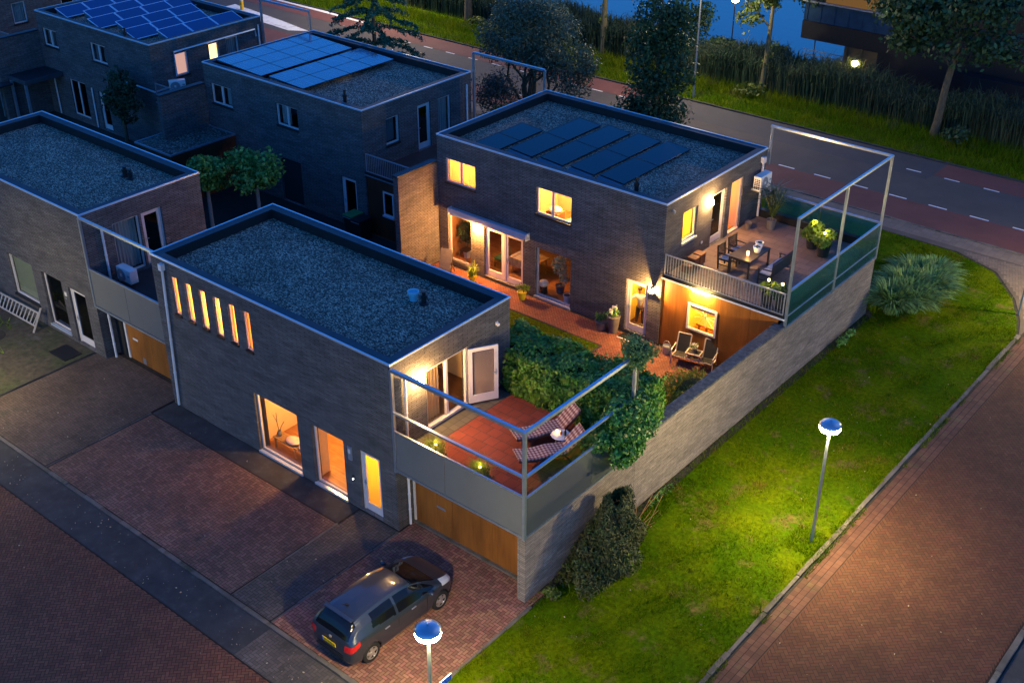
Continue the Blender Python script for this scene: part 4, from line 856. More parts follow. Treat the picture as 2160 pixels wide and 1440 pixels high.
# two big arrays on house D: each one tilted plane of modules
for a, (xa, xb, ya, nr, nc) in enumerate(((-27.15, -23.75, 15.2, 3, 4), (-23.2, -20.75, 15.2, 2, 4))):
    tl = rad(2.5); l = (xb-xa)/nr/math.cos(tl); w = 6.05/nc; first = None
    for i in range(nr):
        for j in range(nc):
            lab = 'teal panel, %s of the %s array on the middle roof, %s' % (('the left row', 'the middle row', 'the right row')[i if nr == 3 else 2*i], ('left', 'right')[a], ('nearest', 'second nearest', 'third nearest', 'farthest')[j])
            xc = xa+(xb-xa)*(i+.5)/nr; loc = (xc, ya+w*(j+.5), rz+.12+(xb-xc-(xb-xa)/nr/2)*math.tan(tl))
            if first is None: first = solar(loc, w-.015, l-.012, tl, rad(90), 'solarM', lab, 'teal solar panels on the middle roof', frame='black', lines=(2, 6), fw=.01)
            else: dup(first, loc, rad(90), lab)
first = None
epos = [(-41.2, [16.2, 17.9, 19.6]), (-39.5, [16.9, 18.6, 20.3]), (-37.85, [16.1, 17.8, 19.5, 21.15]), (-36.2, [16.75, 18.45, 20.15]), (-34.55, [16.1, 17.8, 19.5]), (-33.1, [17.2, 18.9, 20.6])]
for i, (x, ys) in enumerate(epos):
    for j, y in enumerate(ys):
        lab = 'blue tilted solar panel, %s from the front in the %s blue row from the left' % (('first', 'second', 'third', 'fourth')[j], (ordn+['sixth'])[i])
        loc = (x, y, rz)
        if first is None: first = solar(loc, 1.66, 1.15, rad(17), rad(90), 'solarB', lab, 'blue solar panels on the upper left roof')
        else: dup(first, loc, rad(90), lab)
def vent(label, loc, h=.55, r=.07, two=False):
    t = thing('roof_vent', label, 'roof vent', loc, 'black roof vents'); b = MB(); b.lathe((0+loc[0], loc[1], loc[2]), [(r*2.2, 0), (r*2.2, .03), (r*1.2, .06), (r*1.2, h*.55), (r*1.5, h*.56), (r*1.5, h*.7), (r*.8, h*.72), (r*.8, h*.9), (r*1.1, h*.92), (r*1.1, h), (.01, h)], 14); b.build('pipe', 'black', t, True); return t
vent('black roof vent pipe at the front of the black panels', (-2.04, 15.34, rz-.02), .75); vent('black roof vent pipe on the middle house gravel roof', (-18.1, 15.38, rz-.02), .75)
vent('black roof vent pipe before the blue panels at upper left', (-34.5, 15.0, rz-.02), .75)
vent('short black vent beside the blue bucket on the front roof', (-2.2, 3.75, 5.64), .45); vent('left of two short black vents on the left roof', (-18.5, 3.95, 5.64), .4, .09); vent('right of two short black vents on the left roof', (-18.08, 3.9, 5.64), .4)
t = thing('bucket', 'pale blue bucket standing on the gravel of the front roof', 'bucket', (-2.63, 3.72, 5.64)); b = MB(); b.lathe((-2.63, 3.72, 5.64), [(.12, 0), (.15, .24), (.19, .25), (.19, .33), (.165, .33), (.15, .26)], 20); b.build('shell', 'bluepot', t, True)
b = MB(); b.lathe((-2.63, 3.72, 5.64), [(.005, .25), (.155, .252)], 20); b.build('soil', 'soil', t)
t = thing('security_sensor', 'small white sensor on the upper side wall of the front house', 'sensor', (.02, 4.7, 5.3)); b = MB(); b.sphere((.06, 4.7, 5.3), .06); b.build('dome', 'white', t, True); b = MB(); b.obox((.015, 4.7, 5.33), (.03, .1, .1)); b.build('base', 'white', t)
t = thing('security_sensor', 'small dark sensor at the upper corner of the rear house', 'sensor', (-.19, 15.1, 5.5)); b = MB(); b.sphere((-.15, 15.1, 5.5), .06); b.build('dome', 'steeld', t, True); b = MB(); b.obox((-.195, 15.1, 5.53), (.03, .1, .1)); b.build('base', 'steeld', t)
t = thing('intercom', 'dark house number and intercom plate right of the second front window', 'intercom', (-1.97, -.02, 2.05)); b = MB(); b.obox((-1.97, -.022, 2.05), (.16, .04, .5)); b.build('plate', 'steeld', t); b = MB(); b.obox((-1.98, -.048, 2.13), (.1, .012, .15)); b.build('number_tile', 'white', t); b = MB(); b.obox((-1.95, -.048, 1.9), (.08, .012, .09)); b.build('button', 'zinc', t)
t = thing('doorbell', 'doorbell with tiny white light left of the yellow front door', 'doorbell', (-1.9, -.02, 1.12)); b = MB(); b.obox((-1.9, -.02, 1.14), (.07, .036, .16)); b.build('plate', 'black', t); b = MB(); b.sphere((-1.9, -.045, 1.11), .018); b.build('light', emit_mat('bell_light', (.9, .95, 1), 8), t)
t = thing('house_number', 'small white number tile beside the left house door', 'number plate', (-17.95, .18, 2.0)); b = MB(); b.obox((-17.93, .185, 2.1), (.13, .025, .16)); b.build('tile', 'white', t); b = MB(); b.obox((-17.93, .17, 1.92), (.1, .012, .07)); b.build('button', 'zinc', t)

# ------------------------------------------------------------------ air conditioners
def ac(label, loc, rz, w=.86, h=.62, d=.34, legs=True):
    t = thing('air_conditioner', label, 'air conditioner', (0, 0, 0), 'outdoor air conditioner units'); b = MB(); b.box(-w/2, w/2, -d/2, d/2, .08, h); b.build('casing', 'white', t, bevel=.02)
    b = MB(); b.tube([(-.12+.24*math.cos(a), -d/2-.012, h*.53+.24*math.sin(a)) for a in [i*2*PI/20 for i in range(21)]], .012, 5); b.build('fan_ring', 'steeld', t)
    b = MB(); b.add([(-.12+.23*math.cos(i*2*PI/20), -d/2-.006, h*.53+.23*math.sin(i*2*PI/20)) for i in range(20)], [tuple(range(20))]); b.build('fan_grille', 'steeld', t)
    b = MB(); b.obox((-.12, -d/2-.02, h*.53), (.11, .02, .11)); b.build('fan_hub', 'white', t)
    b = MB()
    for i in range(6):
        for j in range(3): b.box(-w/2-.006, -w/2-.001, -d/2+.04+j*.09, -d/2+.11+j*.09, .14+i*.075, .19+i*.075)
    b.build('side_vents', 'black', t)
    b = MB(); b.box(w/2-.18, w/2-.04, -d/2-.006, -d/2-.001, .35, .42); b.build('badge', 'zinc', t)
    b = MB()
    for x in (-w/2+.12, w/2-.12): b = MB(); b.box(x-.03, x+.03, -d/2, d/2+.12, .0, .078); b.build('bracket', 'steeld', t); t.location = loc; t.rotation_euler = (0, 0, rz); return t
ac('white air conditioner unit on the dark terrace of the ladder house', (-15.25, 1.35, 3.05), rad(0))
ac('white air conditioner hung high on the lit upper terrace wall', (.12, 21.35, 4.45), rad(90), .9, .68)
ac('air conditioner on the dark terrace beneath the pink window', (-31.55, 15.75, 3.3), rad(60))

# ------------------------------------------------------------------ car
def cspline(y, ys, vs): return float(np.interp(y, ys, vs))
def make_car(loc, rz):
    t = thing('parked_car', 'dark grey hatchback parked on the brick driveway in front of the garage', 'car', (0, 0, 0))
    #        y     zb   zbelt ztop  w    wr
    ST = [(-2.05, .42, .60, .66, .50, .40), (-2.035, .36, .70, .77, .66, .52), (-2.0, .31, .82, .91, .765, .60), (-1.95, .27, .91, 1.02, .815, .62), (-1.88, .25, .96, 1.16, .842, .60),
          (-1.78, .24, .985, 1.3, .857, .58), (-1.64, .23, .99, 1.42, .866, .56), (-1.46, .22, .985, 1.485, .872, .56), (-1.15, .22, .97, 1.525, .878, .565), (-.7, .21, .95, 1.55, .88, .57), (-.25, .21, .93, 1.548, .882, .57),
          (.12, .21, .915, 1.51, .882, .565), (.45, .21, .9, 1.43, .88, .56), (.78, .21, .885, 1.29, .876, .565), (1.05, .22, .875, 1.14, .872, .595), (1.27, .22, .865, 1.015, .864, .64), (1.42, .23, .85, .965, .85, .66),
          (1.6, .24, .81, .915, .825, .66), (1.78, .25, .755, .85, .775, .62), (1.92, .27, .68, .765, .69, .54), (2.01, .31, .59, .66, .57, .44), (2.04, .37, .52, .57, .46, .36)]
    S = np.array(ST); n0 = len(S); u = np.arange(n0)
    uu = np.linspace(0, n0-1, 220)
    def cat(v):
        out = []
        for x in uu:
            i = min(int(x), n0-2); f = x-i; p = [v[max(i-1, 0)], v[i], v[i+1], v[min(i+2, n0-1)]]
            out.append(.5*(2*p[1]+(p[2]-p[0])*f+(2*p[0]-5*p[1]+4*p[2]-p[3])*f*f+(3*p[1]-p[0]-3*p[2]+p[3])*f**3))
        return np.array(out)
    C = np.stack([cat(S[:, k]) for k in range(6)], 1); C[:, 0] = np.interp(uu, u, S[:, 0])
    rings = []; K = 66
    for y, zb, zk, zt, w, wr in C:
        hgt = zt-zk; f = min(1, max(0, (hgt-.1)/.35))
        pts = [(w*.86, zb), (w*.95, zb+.03), (w*.995, zb+.13), (w*1.0, zb+(zk-zb)*.5), (w*.992, zk-.08), (w*.965, zk), (wr+(w*.955-wr)*(.5*f+.75*(1-f)), zk+hgt*(.5*f+.35*(1-f))), (wr*1.01, zt-.14*f-.03*(1-f)), (wr*.93, zt-.07*f-.012*(1-f)), (wr*.68, zt-.025*f-.006), (0, zt)]
        p = np.array(pts); s = np.concatenate([[0], np.cumsum(np.linalg.norm(np.diff(p, axis=0), axis=1))]); s /= s[-1]
        kk = np.linspace(0, 1, K); g = np.array([0, .04, .12, .26, .4, .47, .63, .78, .85, .92, 1.])
        rings.append(np.stack([np.interp(kk, g, p[:, 0]), np.full(K, y), np.interp(kk, g, p[:, 1])], 1))
    G = np.array(rings)
    parts = {k: MB() for k in ('body', 'windscreen', 'rear_window', 'fl', 'bl', 'fr', 'br', 'tail_l', 'tail_r', 'head_l', 'head_r', 'bumper')}
    ax = (-1.33, 1.33)
    for i in range(len(G)-1):
        for k in range(K-1):
            q = [G[i, k], G[i, k+1], G[i+1, k+1], G[i+1, k]]; c = sum(q)/4; x, y, z = c; kf = (k+.5)/(K-1)
            y2, zb, zk, zt, w, wr = (C[i]+C[i+1])/2
            tgt = 'body'
            if min((y-a)**2+(z-.31)**2 for a in ax) < .355**2 and kf < .45: continue
            if zt-zk > .2 and kf > .485 and kf < .79:
                lo = -1.28+.25*(z-1.0)*0; front = 1.22-(z-.95)*1.35
                if y > -1.3-.0 and y < front and z > zk+.045 and z < zt-.13 and y > -1.22+(z-1.)*.3 and z > zk+.045+max(0, -.2-y)*.05:
                    tgt = 'b' if y < -.32 else 'f'
                    if abs(y+.32) < .045: tgt = 'body'
            if kf > .8 and .46 < y < 1.3 and abs(x) < wr*.97: tgt = 'windscreen'
            if kf > .56 and y < -1.6 and z > 1.0 and z < 1.47 and abs(x) < wr*1.04: tgt = 'rear_window'
            if y < -1.7 and .7+max(0, (y+2.0))*.5 < z < .88+(y+2.02)*.32 and abs(x) > .56: tgt = 'tail'
            if 1.42 < y < 1.93 and kf > .42 and .5 < abs(x) and z > .68 and z < zt-.01+.02 and kf < .8: tgt = 'head'
            for s, sd in ((1, 'r'), (-1, 'l')):
                nm = tgt if tgt in parts else tgt+sd if tgt in 'fb' else tgt+'_'+sd
                v = [(p[0]*s, p[1], p[2]) for p in q]; parts[nm].quad(*(v if s > 0 else v[::-1]))
    for i, d in ((0, -1), (len(G)-1, 1)):
        v = [tuple(p) for p in G[i]]+[(-p[0], p[1], p[2]) for p in G[i][::-1]]; parts['body'].add(v, [tuple(range(len(v)))])
    def weld(o):
        import bmesh
        bm = bmesh.new(); bm.from_mesh(o.data); bmesh.ops.remove_doubles(bm, verts=bm.verts, dist=.0006); bmesh.ops.recalc_face_normals(bm, faces=bm.faces); bm.to_mesh(o.data); bm.free(); o.data.shade_smooth()
        o.data.set_sharp_from_angle(angle=rad(50))
    for k, nm, m in (('body', 'body', 'car'), ('windscreen', 'windscreen', 'carg'), ('rear_window', 'rear_window', 'carg'), ('fl', 'side_window', 'carg'), ('bl', 'side_window', 'carg'), ('fr', 'side_window', 'carg'), ('br', 'side_window', 'carg'), ('tail_l', 'taillight', 'tail'), ('tail_r', 'taillight', 'tail'), ('head_l', 'headlight', 'head'), ('head_r', 'headlight', 'head')):
        if parts[k].f: weld(parts[k].build(nm, m, t))
    b = MB(); b.box(-.74, .74, -1.9, 1.85, .24, .6); b.build('underbody', 'black', t)
    for x in (-.76, .76):
        for y in ax:
            s = 1 if x > 0 else -1
            b = MB(); n = 28
            prof = [(.19, -.1), (.29, -.1), (.31, -.075), (.315, 0), (.31, .075), (.285, .1), (.2, .098)]
            vs = [(x+s*d, y+r*math.cos(2*PI*k/n), .315+r*math.sin(2*PI*k/n)) for r, d in prof for k in range(n)]
            b.add(vs, [(i*n+k, i*n+(k+1) % n, (i+1)*n+(k+1) % n, (i+1)*n+k) for i in range(len(prof)-1) for k in range(n)]); w = b.build('wheel', 'tyre', t, True)
            b = MB(); xo = x+s*.085
            b.tube([(xo, y+.19*math.cos(a), .315+.19*math.sin(a)) for a in [k*2*PI/24 for k in range(25)]], .014, 5, False)
            for k in range(5):
                a = 2*PI*k/5+.3; dv = Vector((0, math.cos(a), math.sin(a))); pv = Vector((0, -math.sin(a), math.cos(a))); o = Vector((xo, y, .315))
                b.add([o+pv*.045+Vector((s*.012, 0, 0)), o-pv*.045+Vector((s*.012, 0, 0)), o+dv*.19-pv*.05, o+dv*.19+pv*.05, o+pv*.04-Vector((s*.03, 0, 0)), o-pv*.04-Vector((s*.03, 0, 0)), o+dv*.19-pv*.04-Vector((s*.03, 0, 0)), o+dv*.19+pv*.04-Vector((s*.03, 0, 0))], ((0, 1, 2, 3), (0, 1, 5, 4), (1, 2, 6, 5), (2, 3, 7, 6), (3, 0, 4, 7)))
            b.cyl((xo-s*.02, y, .315), (xo+s*.018, y, .315), .05); b.build('rim', 'rim', w)
            b = MB(); b.cyl((x-s*.02, y, .315), (x+s*.03, y, .315), .195, n=20); b.build('brake_disc', 'tyre', w)
    b = MB(); b.box(-.26, .26, -2.078, -2.058, .68, .795); pl = b.build('number_plate', 'plate', t)
    b = MB(); b.box(-.258, -.222, -2.0805, -2.0785, .683, .792); b.build('blue_strip', 'blue', pl)
    cu = bpy.data.curves.new('plate_text', 'FONT'); cu.body = '97-TXJ-4'; cu.size = .115; cu.align_x = 'CENTER'
    o = bpy.data.objects.new('plate_text_curve', cu); col.objects.link(o); dg = bpy.context.evaluated_depsgraph_get(); me = bpy.data.meshes.new_from_object(o.evaluated_get(dg)); bpy.data.objects.remove(o)
    o = bpy.data.objects.new('plate_characters', me); col.objects.link(o); me.materials.clear(); me.materials.append(M['ink']); o.parent = pl; o.rotation_euler = (rad(90), 0, 0); o.location = (.02, -2.0795, .697)
    b = MB(); b.lathe((0, 0, 0), [(.005, 0), (.05, 0), (.055, .012), (.04, .02), (.005, .02)], 16); o = b.build('emblem', 'rim', t); o.rotation_euler = (rad(90), 0, 0); o.location = (0, -2.0, .885)
    for s in (-1, 1):
        b = MB(); b.sphere((s*.97, .86, .97), (.1, .07, .075)); b.obox((s*.9, .88, .95), (.1, .05, .04)); b.build('wing_mirror', 'car', t, True)
        for y in (-.5, .5): b = MB(); b.obox((s*.888, y-.25, .83), (.03, .17, .03)); b.build('door_handle', 'rim', t, bevel=.008)
        b = MB(); b.bar((s*.872, -.32, .3), (s*.884, -.32, .9), .008, .006); b.bar((s*.872, .78, .32), (s*.884, .78, .9), .008, .006); b.build('door_seam', 'black', t)
    b = MB(); b.obox((0, -1.35, 1.53), (.1, .06, .04)); b.bar((0, -1.35, 1.54), (0, -1.52, 1.66), .012); b.build('antenna', 'black', t)
    b = MB(); b.obox((0, -1.66, 1.475), (1.08, .12, .03)); b.build('roof_spoiler', 'car', t, bevel=.01)
    b = MB(); b.box(-.5, .5, -2.075, -2.03, .4, .47); b.build('bumper_strip', 'black', t)
    b = MB(); b.sphere((.25, -.95, .98), .05); b.build('toy', mat('yellow_toy', (.8, .8, .05), .6), t)
    t.location = loc; t.rotation_euler = (0, 0, rz); return t
CAR = make_car((2.45, -3.02, 0), rad(-1))
# ------------------------------------------------------------------ street furniture
t = thing('street_sign', 'blue street name sign with white frame on the foreground lamp pole', 'street sign', (6.72, -5.66, 2.3))
b = MB(); b.box(6.775, 6.795, -6.35, -5.0, 2.2, 2.4); b.build('board', 'white', t, bevel=.006)
b = MB(); b.box(6.7955, 6.8, -6.32, -5.03, 2.22, 2.38); b.build('blue_field', 'blue', t)
b = MB()
for y0, y1 in ((-5.12, -5.08), (-5.2, -5.14), (-5.3, -5.24), (-5.42, -5.35), (-5.5, -5.46), (-5.66, -5.58), (-5.76, -5.7), (-5.9, -5.82), (-6.02, -5.95), (-6.14, -6.08)): b.box(6.8002, 6.802, y0, y1, 2.27, 2.335)
b.build('faded_lettering', 'blue2', t)
b = MB(); b.box(6.73, 6.775, -5.72, -5.6, 2.22, 2.4); b.build('bracket', 'zinc', t)
t = thing('road_sign', 'pale blue sign on a steel pole at the right edge by the footpath', 'road sign', (9.87, 26.14, 0)); b = MB(); b.tube([(9.87, 26.14, 0), (9.87, 26.14, 2.75)], .045, 8); b.build('pole', 'steel', t, True)
b = MB(); b.obox((9.84, 26.08, 2.45), (.42, .03, .42), rad(25)); b.build('board', 'blue2', t); b = MB(); b.obox((9.86, 26.1, 2.72), (.5, .03, .1), rad(25)); b.build('top_plate', 'white', t)
t = thing('marker_post', 'yellow marker post on the road edge at the top', 'post', (-52.3, 36.5, 0)); b = MB(); b.lathe((-52.3, 36.5, 0), [(.14, 0), (.14, .9), (.12, 1.0), (.01, 1.02)], 14); b.build('post', 'orange', t, True); b = MB(); b.lathe((-52.3, 36.5, 0), [(.145, .7), (.145, .82)], 14); b.build('band', 'white', t, True)
t = thing('ladder', 'aluminium ladder lying on its side against the left house front', 'ladder', (-21.5, 0, .3)); b = MB(); F = Vector
P0, P1 = F((-24.3, -.12, .62)), F((-19.75, -.12, .72)); Q0, Q1 = F((-24.2, -.38, .2)), F((-19.85, -.38, .25))
b.bar(P0, P1, .03, .07); b.build('rail', 'alu', t); b = MB(); b.bar(Q0, Q1, .03, .07); b.build('rail', 'alu', t)
b = MB()
for i in range(17): f = (i+.5)/17; b.bar(P0.lerp(P1, f), Q0.lerp(Q1, f), .035)
b.build('rungs', 'alu', t); b = MB(); b.bar((-19.7, -.05, .98), (-19.8, -.52, .02), .05, .06); b.build('stabiliser_foot', 'alu', t)
def matobj(name, label, x0, x1, y0, y1, z, m='black', edge=None):
    t = thing(name, label, 'doormat', ((x0+x1)/2, (y0+y1)/2, z)); b = MB(); b.box(x0, x1, y0, y1, z, z+.02); b.build('mat', m, t)
    if edge: b = MB(); b.box(x0, x1, y0-.05, y0-.002, z, z+.025); b.build('edge_strip', edge, t)
matobj('doormat', 'black doormat on mossy ground before the left house door', -18.0, -16.9, -.95, -.2, .002); matobj('doormat', 'dark doormat with pale edge strip outside the person door', -1.75, -.85, 14.12, 14.58, .006, 'black', 'white')
def manhole(x, y, label): t = thing('manhole', label, 'drain cover', (x, y, .0)); b = MB(); b.lathe((x, y, 0), [(.55, .004), (.5, .012), (.01, .014)], 24); b.build('soil_disc', 'soil', t)
manhole(-20.85, -1.75, 'round bare soil planting hole among weeds by the ladder house')

# ------------------------------------------------------------------ bins
for x, y, m, lb in ((-16.75, 14.15, 'green', 'wheelie bin with green lid beside the middle house door'), (-16.05, 14.0, 'black', 'wheelie bin with black lid beside the middle house door')):
    t = thing('wheelie_bin', lb, 'bin', (x, y, 0), 'wheelie bins'); b = MB(); b.add([(x-.24, y-.28, .05), (x+.24, y-.28, .05), (x+.24, y+.28, .05), (x-.24, y+.28, .05), (x-.29, y-.36, .98), (x+.29, y-.36, .98), (x+.29, y+.36, .98), (x-.29, y+.36, .98)], ((0, 3, 2, 1), (4, 5, 6, 7), (0, 1, 5, 4), (1, 2, 6, 5), (2, 3, 7, 6), (3, 0, 4, 7))); b.build('body', 'black', t)
    b = MB(); b.box(x-.31, x+.31, y-.4, y+.38, .985, 1.05); b.build('lid', m, t, bevel=.02); b = MB(); b.bar((x-.25, y-.42, .95), (x+.25, y-.42, .95), .03); b.build('handle', 'zinc', t)
    for s in (-.2, .2): b = MB(); b.cyl((x+s-.03, y+.3, .1), (x+s+.03, y+.3, .1), .1); b.build('wheel', 'black', t)

# ------------------------------------------------------------------ pots and plants
def pot(mb, c, r0, r1, h, lip=.02): return mb.lathe(c, [(r0, 0), (r1, h), (r1+lip*.5, h), (r1+lip*.5, h+lip), (r1-.015, h+lip), (r1-.02, h-.03), (.004, h-.03)], 20)
def plant_blades(c, n, h, lean, m, parent, w=.03, name='foliage', sp=.08):
    xy = np.array(c[:2])+rng.normal(size=(n, 2))*sp; return blades(xy, c[2], h, w, lean, m, name, parent, segs=2)
def potted(label, c, r0, r1, h, pm, kind, fm, size, n, cat='potted plant', group=None, flower=None):
    t = thing('potted_plant', label, cat, c, group); b = MB(); pot(b, c, r0, r1, h); b.build('pot', pm, t, True); top = (c[0], c[1], c[2]+h)
    if kind == 'grass': plant_blades(top, n, size, .9, fm, t, sp=r1*.4)
    else: crown('foliage', (top[0], top[1], top[2]+size*.45), (size*.75, size*.75, size*.55), n, size*.24, fm, t, k=9, cr=.5)
    if flower: crown('flowers', (top[0], top[1], top[2]+size*.6), (size*.7, size*.7, size*.4), flower[1], flower[2], flower[0], t, k=9, cr=.4, fill=.8, asp=.8)
    return t
potted('yellow pot with spiky plant under the awning light', (-9.25, 13.95, 0), .12, .19, .32, 'pot_y', 'grass', 'lime', .5, 80)
potted('yellow pot with leafy plant below the big garden window', (-6.65, 14.15, 0), .13, .2, .34, 'pot_y', 'leaf', 'lime', .42, 220)
potted('dark grey pot with low green plant beside the white flowers', (-2.62, 14.25, 0), .2, .27, .36, 'pot_g', 'leaf', 'leafy', .4, 260)
potted('tall grey vase with white flowers left of the person door', (-2.1, 14.33, 0), .17, .27, .72, 'pot_g', 'leaf', 'leafy', .4, 160, flower=('petal', 60, .1))
t = thing('deck_chair', 'grey fabric deck chair in the lit corner by the screen wall', 'deck chair', (-10.7, 13.9, 0)); b = MB(); b.obox((-10.7, 13.85, .62), (.55, .04, 1.05), rad(20), rx=rad(-22)); b.build('sling', 'fabric', t)
b = MB()
for s in (-.28, .28): c, sn = math.cos(rad(20)), math.sin(rad(20)); b.bar((-10.7+s*c+.2*sn, 13.85+s*sn-.2*c, 0), (-10.7+s*c-.3*sn, 13.85+s*sn+.3*c, 1.15), .035); b.bar((-10.7+s*c-.35*sn, 13.85+s*sn+.35*c, 0), (-10.7+s*c+.05*sn, 13.85+s*sn-.05*c, .6), .03)
b.build('frame', 'darkwood', t)
# double seat in the garden
T = Matrix.Translation((1.7, 14.28, 0)) @ Matrix.Rotation(rad(12), 4, 'Z')
W = lambda x, y, z: tuple(T @ Vector((x, y, z)))
t = thing('garden_double_seat', 'twin sling chairs joined by a small black topped table under the window', 'garden seat', (1.7, 14.28, 0))
for x0, x1 in ((-.8, -.28), (.28, .8)):
    b = MB(); sl = [(-.3, .36), (0, .31), (.14, .33), (.22, .55), (.3, .8), (.36, 1.02)]
    for i in range(len(sl)-1): b.quad(W(x0+.03, *sl[i]), W(x1-.03, *sl[i]), W(x1-.03, *sl[i+1]), W(x0+.03, *sl[i+1])); 
    b.build('sling', 'mesh', t, True)
    b = MB()
    for x in (x0, x1):
        for i in range(len(sl)-1): b.bar(W(x, *sl[i]), W(x, *sl[i+1]), .035)
        b.bar(W(x, .3, 0), W(x, .12, .35), .035)
    b.bar(W(x0, .36, 1.02), W(x1, .36, 1.02), .03); b.build('seat_frame', 'alu', t)
for x in (-.83, .83): b = MB(); b.tube([W(x, -.33, 0), W(x, -.3, .56), W(x, -.2, .6), W(x, .2, .62)], .024, 6); b.build('armrest', 'alu', t)
b = MB(); b.bar(W(-.83, -.3, .34), W(.83, -.3, .34), .035); b.bar(W(-.83, .1, .3), W(.83, .1, .3), .03); b.build('cross_bar', 'alu', t)
b = MB(); b.bar(W(-.27, -.28, .56), W(.27, -.28, .56), .04); b.bar(W(-.27, .12, .56), W(.27, .12, .56), .04); b.bar(W(-.27, -.28, .56), W(-.27, .12, .56), .04); b.bar(W(.27, -.28, .56), W(.27, .12, .56), .04)
for x in (-.25, .25): b.bar(W(x, -.28, .34), W(x, -.28, .56), .03); b.bar(W(x, .1, .3), W(x, .1, .56), .03)
b.build('table_frame', 'alu', t); b = MB(); p = W(0, -.08, .562); b.obox(p, (.5, .36, .012), rad(12)); b.build('table_top', 'mesh', t)
potted('small flower pot with pink and white blooms on the twin seat table', W(0, -.04, .57), .07, .1, .16, 'pot_g', 'leaf', 'leafy', .24, 60, flower=('petal', 40, .06))
t = thing('watering_can', 'zinc watering can with hoop handle beside the twin seats', 'watering can', (.45, 14.3, 0)); c = (.45, 14.3, 0); b = MB(); b.lathe(c, [(.15, 0), (.17, .02), (.16, .34), (.14, .34), (.13, .28), (.005, .27)], 20); b.build('body', 'zinc', t, True)
b = MB(); b.tube([(.45-.16*math.cos(a), 14.3, .34+.2*math.sin(a)) for a in [i*PI/10 for i in range(11)]], .013, 6); b.build('handle', 'zinc', t); b = MB(); b.tube([(.58, 14.25, .1), (.78, 14.18, .38)], [.03, .02], 8); b.build('spout', 'zinc', t)
# ------------------------------------------------------------------ upper terrace of the rear house
z0 = 2.99
t = thing('dining_table', 'dark wooden dining table on the upper terrace', 'table', (2.0, 17.25, z0)); b = MB(); b.box(1.53, 2.47, 16.45, 18.06, z0+.7, z0+.74); b.build('table_top', 'darkwood', t, bevel=.01)
b = MB(); b.box(1.6, 2.4, 16.5, 18.0, z0+.62, z0+.698); b.build('apron', 'darkwood', t)
for x in (1.58, 2.42):
    for y in (16.5, 18.01): b = MB(); b.bar((x, y, z0), (x, y, z0+.7), .06); b.build('leg', 'darkwood', t)
def chair(label, loc, rz, w=.54, group='dark slatted terrace chairs', seats=1, arm=True):
    t = thing('bench' if seats > 1 else 'armchair', label, 'bench' if seats > 1 else 'chair', (0, 0, 0), None if seats > 1 else group)
    b = MB(); b.box(-w/2, w/2, -.25, .25, .38, .42); b.build('seat', 'darkwood', t)
    for i in range(seats): ww = w/seats; b = MB(); b.box(-w/2+ww*i+.03, -w/2+ww*(i+1)-.03, -.24, .2, .425, .48); b.build('cushion', 'cush', t, bevel=.02)
    b = MB()
    for k in range(6): b.box(-w/2+.04, w/2-.04, .26+k*.012, .285+k*.012, .48+k*.075, .53+k*.075)
    b.bar((-w/2, .3, .95), (w/2, .3, .95), .05); b.build('backrest', 'darkwood', t)
    for x in (-w/2, w/2):
        b = MB(); b.bar((x, -.25, 0), (x, -.25, .62), .05); b.build('leg', 'darkwood', t); b = MB(); b.bar((x, .25, 0), (x, .32, .97), .05); b.build('leg', 'darkwood', t)
        b = MB(); b.bar((x, -.3, .64), (x, .3, .66), .06, .03); b.build('armrest', 'darkwood', t)
    b = MB(); b.bar((-w/2, -.25, .2), (-w/2, .27, .2), .03); b.bar((w/2, -.25, .2), (w/2, .27, .2), .03); b.build('stretcher', 'darkwood', t); t.location = loc; t.rotation_euler = (0, 0, rz); return t
c0 = chair('dark slatted armchair at the near left side of the terrace table', (1.32, 16.85, z0), rad(92)); dup(c0, (1.28, 17.72, z0), rad(88), 'dark slatted armchair at the far left side of the terrace table')
chair('dark wooden bench with three pale blue cushions at the terrace table', (3.13, 17.25, z0), rad(-90), 1.62, seats=3)
def table_pot(label, c): t = thing('flower_pot', label, 'pot', c, 'white pots on the terrace table'); b = MB(); pot(b, c, .11, .16, .2); b.build('pot', 'pot_w', t, True); crown('foliage', (c[0], c[1], c[2]+.2), (.13, .13, .05), 60, .06, 'leafd', t, k=5)
table_pot('nearer white pot on the terrace table', (2.22, 17.42, z0+.742)); table_pot('farther white pot on the terrace table', (2.08, 17.82, z0+.742))
t = thing('candle_holder', 'glowing orange candle glass on the terrace table', 'candle', (2.12, 16.88, z0+.742)); c = (2.12, 16.88, z0+.742); b = MB(); b.lathe(c, [(.035, 0), (.04, .05)], 14); b.build('base', 'red', t, True); b = MB(); b.lathe(c, [(.04, .052), (.05, .17), (.045, .18), (.01, .18)], 14); b.build('glass', 'candle', t, True); point((c[0], c[1], c[2]+.28), 2.2, (1, .6, .15), .05, t)
def planter(label, c, s, fm, pm='pot_k', spot=5, r=.27, h=.42, n=700, lampz=.34):
    t = potted(label, c, r*.8, r, h, pm, 'leaf', fm, s, n, group=None)
    if spot:
        b = MB(); b.tube([(c[0]-.02, c[1], c[2]+h-.05), (c[0]-.02, c[1], c[2]+h+lampz)], .01, 6); b.build('lamp_stake', 'black', t); b = MB(); b.lathe((c[0]-.02, c[1], c[2]+h+lampz), [(.03, 0), (.045, .03), (.04, .08), (.005, .085)], 12); b.build('garden_lamp', 'lamps', t, True)
        point((c[0]-.02, c[1], c[2]+h+lampz+.2), spot, (1, .72, .2), .06, t)
    return t
planter('left round planter glowing yellow green on the upper terrace', (3.0, 20.55, z0), .72, 'lime', spot=3.5, lampz=.5); planter('right round planter glowing yellow green on the upper terrace', (3.66, 20.15, z0), .7, 'lime', spot=3.5, lampz=.5)
